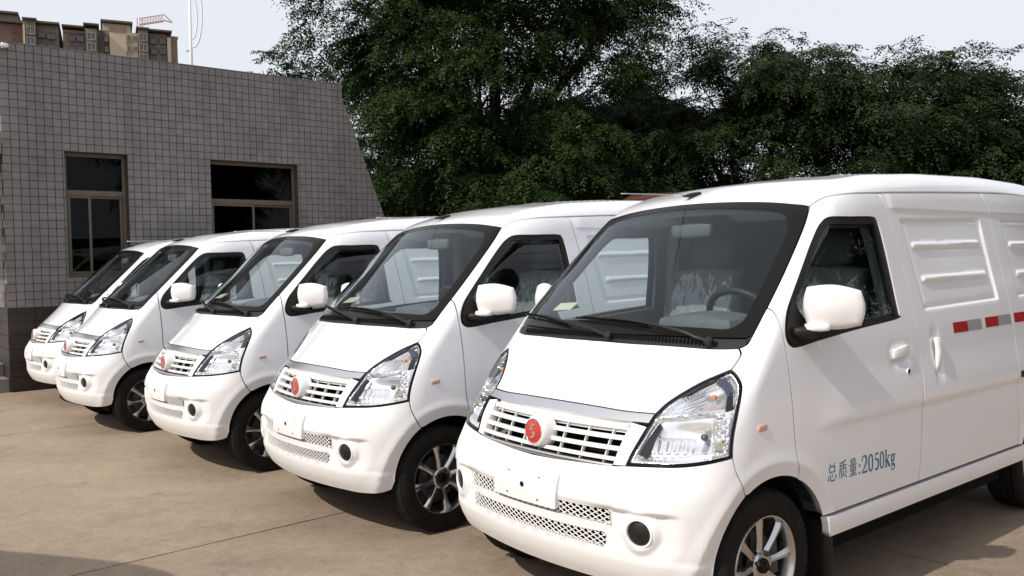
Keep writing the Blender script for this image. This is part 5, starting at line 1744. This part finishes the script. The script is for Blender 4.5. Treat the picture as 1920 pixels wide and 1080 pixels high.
def tree(name, label, cat, loc, H, lobes, ntips, per, leaf_len, nl, lw, ll, m, seed, group=None, spread=.22, droop=.25, trunk_r=.2, fork=.35):
    """lobes: (x, y, z, rx, ry, rz) relative to the foot"""
    rg = np.random.default_rng(seed)
    r = empty(name, label, cat, group, loc=loc)
    mb = MB()
    f0 = A_([0, 0, H * fork])
    bend = rg.normal(0, .15, 3) * A_([1, 1, 0])
    mb.tube(cr(A_([(0, 0, -.05), bend * .5 + f0 * .5, f0 + bend]), .3), np.linspace(trunk_r, trunk_r * .75, len(cr(A_([(0, 0, -.05), bend * .5 + f0 * .5, f0 + bend]), .3))), 10)
    vol = A_([l[3] * l[4] * l[5] for l in lobes]); vol = vol ** .75; vol /= vol.sum()
    tips = []; dirs = []
    for l, v in zip(lobes, vol):
        c = A_(l[:3]); rad = A_(l[3:])
        q = c - A_([0, 0, rad[2] * .25])
        pth = cr(A_([f0 + bend, (f0 + bend) * .5 + q * .5 + rg.normal(0, .2, 3), q]), .35)
        mb.tube(pth, np.linspace(trunk_r * .6, trunk_r * .18, len(pth)), 7)
        for _ in range(7):
            u = rg.normal(0, 1, 3); u /= np.linalg.norm(u); u[2] = abs(u[2]) * .7
            e = q + u * rad * .85
            s0 = pth[rg.integers(len(pth) // 2, len(pth))]
            p2 = cr(A_([s0, s0 * .5 + e * .5 + A_([0, 0, .15]), e]), .3)
            mb.tube(p2, np.linspace(trunk_r * .16, .012, len(p2)), 5)
        k = int(ntips * v)
        u = rg.normal(0, 1, (k * 2, 3)); u /= np.linalg.norm(u, axis=1)[:, None]
        rr = rg.uniform(.30, 1, k * 2) ** .42
        # lumpy outline with bays in it
        ph = rg.uniform(0, 6.28, 6)
        az = np.arctan2(u[:, 1], u[:, 0])
        lump = 1 + .13 * np.sin(3 * az + ph[0] + 2 * u[:, 2]) + .11 * np.sin(5 * az + ph[1] - 4 * u[:, 2]) + .10 * np.sin(7 * u[:, 2] + ph[2] + 2 * az)
        gap = np.sin(4 * az + ph[3]) * np.sin(6 * u[:, 2] + ph[4])
        sel = (gap < .55) | (rg.uniform(0, 1, k * 2) < .25)
        P = c + u * rad * (rr * lump)[:, None]
        nc = max(6, k // 13)
        C0 = P[sel][:nc]; U0 = u[sel][:nc]
        w = rg.integers(0, len(C0), k)
        P = C0[w] + rg.normal(0, 1, (k, 3)) * A_([.30, .30, .15]); U = U0[w] + rg.normal(0, .35, (k, 3))
        U = U * A_([1, 1, .35]); U /= np.linalg.norm(U, axis=1)[:, None]
        tips.append(P); dirs.append(U)
    tips = np.concatenate(tips); dirs = np.concatenate(dirs)
    mb.build('trunk', M['bark'], r, smooth=True)
    V = foliage(rg, tips, dirs, per, leaf_len, nl, lw, ll, spread, droop)
    k = V.reshape(-1, 4, 3)[:, :, 2].min(1) > .05
    V = V.reshape(-1, 4, 3)[k].reshape(-1, 3)
    big_mesh('crown', V, m, r)
    return r

def at(px, dist):
    P = cray(px, 500, dist); return (float(P[0]), float(P[1]), gz - .02)
T = at(930, 21.5)
rtv = A_(_R); rtv[2] = 0; rtv /= np.linalg.norm(rtv)
fwv = A_([-rtv[1], rtv[0], 0])
def lob(x, d, z, rx, ry, rz):
    p = rtv * x + fwv * d
    return (p[0], p[1], z, rx, ry, rz)
tree('locust_tree', 'tall spreading dark green locust tree behind the middle of the row', 'tree', T, 11,
     [lob(-3.0, -.5, 8.0, 1.9, 1.9, 1.0), lob(-1.5, -.8, 6.9, 1.8, 2.0, 1.6), lob(-1.9, 0, 9.6, 2.2, 2.2, 1.4), lob(.3, -.6, 9.4, 2.6, 2.4, 1.9), lob(2.2, -.3, 9.2, 1.9, 2.0, 1.8), lob(2.9, .4, 7.7, 1.3, 1.6, 1.2),
      lob(-.4, -1.6, 5.5, 1.9, 1.7, 1.7), lob(-1.4, -.5, 4.2, 1.9, 1.6, 1.6), lob(1.9, -.8, 5.7, 1.7, 1.7, 1.5), lob(.6, -1.7, 3.4, 1.8, 1.5, 1.5), lob(0, .6, 11.3, 2.6, 2.2, 1.4), lob(-1.0, .9, 6.8, 2.6, 1.8, 2.4)],
     3300, 11, .34, 9, .042, .100, M['leaf'], 21, trunk_r=.26)
tree('row_tree', 'bushy dark tree with a raised tuft, first of the row right of the tall tree', 'tree', at(1400, 23.0), 7.4,
     [lob(-.1, 0, 6.15, 1.15, 1.4, 1.2), lob(-1.2, -.3, 4.8, 1.3, 1.4, 1.2), lob(1.1, -.2, 5.5, 1.4, 1.4, 1.15), lob(-.3, -.7, 3.4, 1.8, 1.4, 1.5), lob(-2.0, .4, 3.6, 1.6, 1.4, 1.6)],
     1050, 11, .32, 9, .042, .100, M['leaf2'], 31, 'trees in the row behind the vans')
tree('row_tree', 'bushy dark tree in the middle of the row on the right', 'tree', at(1590, 23.5), 7.2,
     [lob(0, 0, 5.65, 1.5, 1.5, 1.2), lob(1.1, -.3, 5.3, 1.3, 1.4, 1.1), lob(-1.1, -.3, 5.4, 1.4, 1.4, 1.2), lob(.2, -.8, 3.5, 2.0, 1.4, 1.5)],
     1000, 11, .32, 9, .042, .100, M['leaf2'], 32, 'trees in the row behind the vans')
tree('row_tree', 'dark tree with the pointed spray on top, above the nearest van roof', 'tree', at(1740, 23.0), 7.4,
     [lob(.0, 0, 5.2, 1.4, 1.5, 1.25), lob(1.1, -.2, 4.3, 1.2, 1.4, 1.1), lob(-.9, -.5, 4.3, 1.6, 1.4, 1.5), lob(.6, -.9, 3.2, 1.9, 1.4, 1.4)],
     1000, 11, .32, 9, .042, .100, M['leaf2'], 33, 'trees in the row behind the vans')
tree('row_tree', 'lower dark tree at the right edge of the picture', 'tree', at(1920, 24.0), 6.6,
     [lob(-.4, 0, 3.7, 1.4, 1.5, 1.2), lob(1.0, 0, 3.8, 1.8, 1.5, 1.2), lob(-.6, -.6, 3.3, 1.8, 1.4, 1.5), lob(1.6, -.4, 3.4, 1.8, 1.4, 1.5)],
     1000, 11, .32, 9, .042, .100, M['leaf2'], 34, 'trees in the row behind the vans')
tree('back_tree', 'dark leafy tree filling the gap right of the tiled building', 'tree', at(740, 25.5), 6.4,
     [lob(0, 0, 4.6, 2.0, 1.5, 1.7), lob(-1.0, 0, 3.0, 1.8, 1.4, 1.6), lob(1.3, 0, 3.2, 1.9, 1.4, 1.7)], 700, 13, .38, 9, .060, .130, M['leaf2'], 41, 'dark trees behind the tall tree')
tree('back_tree', 'dark leafy tree under the right half of the tall tree', 'tree', at(1040, 25.5), 6.4,
     [lob(0, 0, 4.4, 2.1, 1.5, 1.6), lob(-1.4, 0, 3.1, 1.9, 1.4, 1.7), lob(1.4, 0, 3.3, 2.0, 1.4, 1.7)], 750, 13, .38, 9, .060, .130, M['leaf2'], 42, 'dark trees behind the tall tree')
tree('back_tree', 'dark leafy tree in the dip between the tall tree and the row', 'tree', at(1235, 25.8), 6.2,
     [lob(0, 0, 4.6, 1.9, 1.5, 1.5), lob(-1.6, 0, 4.4, 1.5, 1.4, 1.3), lob(-1.2, 0, 3.0, 1.7, 1.4, 1.6), lob(1.2, 0, 3.1, 1.7, 1.4, 1.6)], 650, 13, .38, 9, .060, .130, M['leaf2'], 43, 'dark trees behind the tall tree')
tree('back_tree', 'dark leafy tree whose top closes the gap beside the tall tree', 'tree', at(1135, 26.5), 7.4,
     [lob(0, 0, 5.6, 1.9, 1.5, 1.6), lob(-1.5, 0, 4.6, 1.6, 1.4, 1.5), lob(1.3, 0, 4.8, 1.6, 1.4, 1.5)], 700, 13, .38, 9, .060, .130, M['leaf2'], 44, 'dark trees behind the tall tree')
tree('roof_side_tree', 'small light green tree showing just above the tiled roof', 'tree', at(550, 27.0), 7.2,
     [lob(-.3, 0, 7.2, 1.0, 1.0, .95), lob(.7, .2, 7.0, .9, .9, .9), lob(-.6, 0, 5.2, 1.1, 1.0, 1.2), lob(.5, 0, 4.0, 1.4, 1.2, 1.6)],
     240, 9, .26, 9, .050, .120, M['leaf2'], 35)
# unseen trees added on the right, to darken what van sides and windows mirror
src = {o.name: o for o in COL.objects}
for nm, x, y, rz, k, lb in (('locust_tree', 15.5, 7.5, 1.9, .95, 'added unseen tall dark tree right of the yard, for reflections, nearest the last row tree'), ('locust_tree', 17.0, -1.5, 3.4, .95, 'added unseen tall dark tree right of the yard, for reflections, farthest from the row'), ('row_tree', 20.0, 14.5, .7, 1.15, 'added unseen bushy dark tree right of the yard, for reflections')):
    t = copy_tree(src[nm])
    t.location = (x, y, gz - .02); t.rotation_euler = (0, 0, rz); t.scale = (k, k, k); t['label'] = lb
# thicket under the trees
rg = np.random.default_rng(77)
pts = []; dr = []
for px, dist, h in ((690, 25.5, 3.4), (800, 25.5, 3.0), (900, 25, 2.8), (1010, 25, 3.2), (1110, 25.5, 3.4), (1210, 26, 3.8), (1320, 26, 3.6), (1430, 26, 3.4), (1540, 26, 3.2), (1650, 26, 3.4), (1760, 26, 3.2), (1870, 26, 3.4), (1980, 26, 3.4)):
    b = A_(at(px, dist)); k = 190
    u = rg.normal(0, 1, (k, 3)); u /= np.linalg.norm(u, axis=1)[:, None]
    q = b + A_([0, 0, h * .5]) + u * A_([1.3, 1.2, h * .62]) * (rg.uniform(.2, 1, k) ** .4)[:, None]
    pts.append(q); dr.append(u * A_([1, 1, .4]))
V = foliage(rg, np.concatenate(pts), np.concatenate(dr), 8, .34, 9, .055, .13, .25, .2)
o = big_mesh('undergrowth', V, M['leaf2'], None)
tag(o, kind='stuff')
# boundary wall and a low shed with a rusty roof behind the vans
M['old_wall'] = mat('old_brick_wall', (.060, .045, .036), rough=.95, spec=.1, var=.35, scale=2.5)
M['rust'] = mat('rusty_sheet', (.16, .062, .035), rough=.8, spec=.2, var=.45, scale=3)
a = A_(at(560, 28.5)); b = A_(at(2350, 30.5)); d = b - a; Lw = np.linalg.norm(d[:2]); d /= Lw; nw = A_([-d[1], d[0], 0])
mb = MB()
mb.add([a, a + d * Lw, a + d * Lw + nw * .25, a + nw * .25] + [q + A_([0, 0, 3.0]) for q in (a, a + d * Lw, a + d * Lw + nw * .25, a + nw * .25)], [(0, 3, 2, 1), (4, 5, 6, 7), (0, 1, 5, 4), (1, 2, 6, 5), (2, 3, 7, 6), (3, 0, 4, 7)])
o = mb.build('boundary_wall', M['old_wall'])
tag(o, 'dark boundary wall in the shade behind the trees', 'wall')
mb = MB().box((-.12, -16, 0), (.12, 16, 3.2))  # wall added outside the view, blocks low sky gaps in the mirrored trees
o = mb.build('boundary_wall', M['old_wall']); o.location = (21.5, 3.0, gz - .02)
tag(o, 'added unseen dark wall along the right side of the yard, backing the mirrored trees', 'wall')
s0 = A_(at(1150, 17.5)); s1 = A_(at(1330, 17.2))
ds = s1 - s0; Ls = np.linalg.norm(ds[:2]); ds /= Ls; ns = A_([-ds[1], ds[0], 0])
shed = empty('low_shed', 'low dark shed with a rusty sheet roof glimpsed over the van roofs', 'shed', loc=tuple(s0))
def sb(l0, l1, d0, d1, z0, z1, mb):
    V = [ds * l + ns * q + A_([0, 0, z]) for z in (z0, z1) for l, q in ((l0, d0), (l1, d0), (l1, d1), (l0, d1))]
    mb.add(V, [(0, 3, 2, 1), (4, 5, 6, 7), (0, 1, 5, 4), (1, 2, 6, 5), (2, 3, 7, 6), (3, 0, 4, 7)])
mb = MB(); sb(.1, Ls - .1, .1, 2.2, 0, 2.55, mb); mb.build('shed_wall', M['old_wall'], shed)
mb = MB()
n = 46
V = []
for i in range(n + 1):
    l = Ls * i / n
    for q, z in ((0, 2.62), (2.4, 3.02)):
        V.append(ds * l + ns * q + A_([0, 0, z + .018 * math.cos(i * math.pi)]))
mb.add(V, [(2 * i, 2 * i + 2, 2 * i + 3, 2 * i + 1) for i in range(n)])
mb.build('sheet_roof', M['rust'], shed)
print('tris', sum(sum(len(p.vertices) - 2 for p in me.polygons) * 1 for me in bpy.data.meshes if len(me.polygons) < 5000), len(bpy.data.objects))
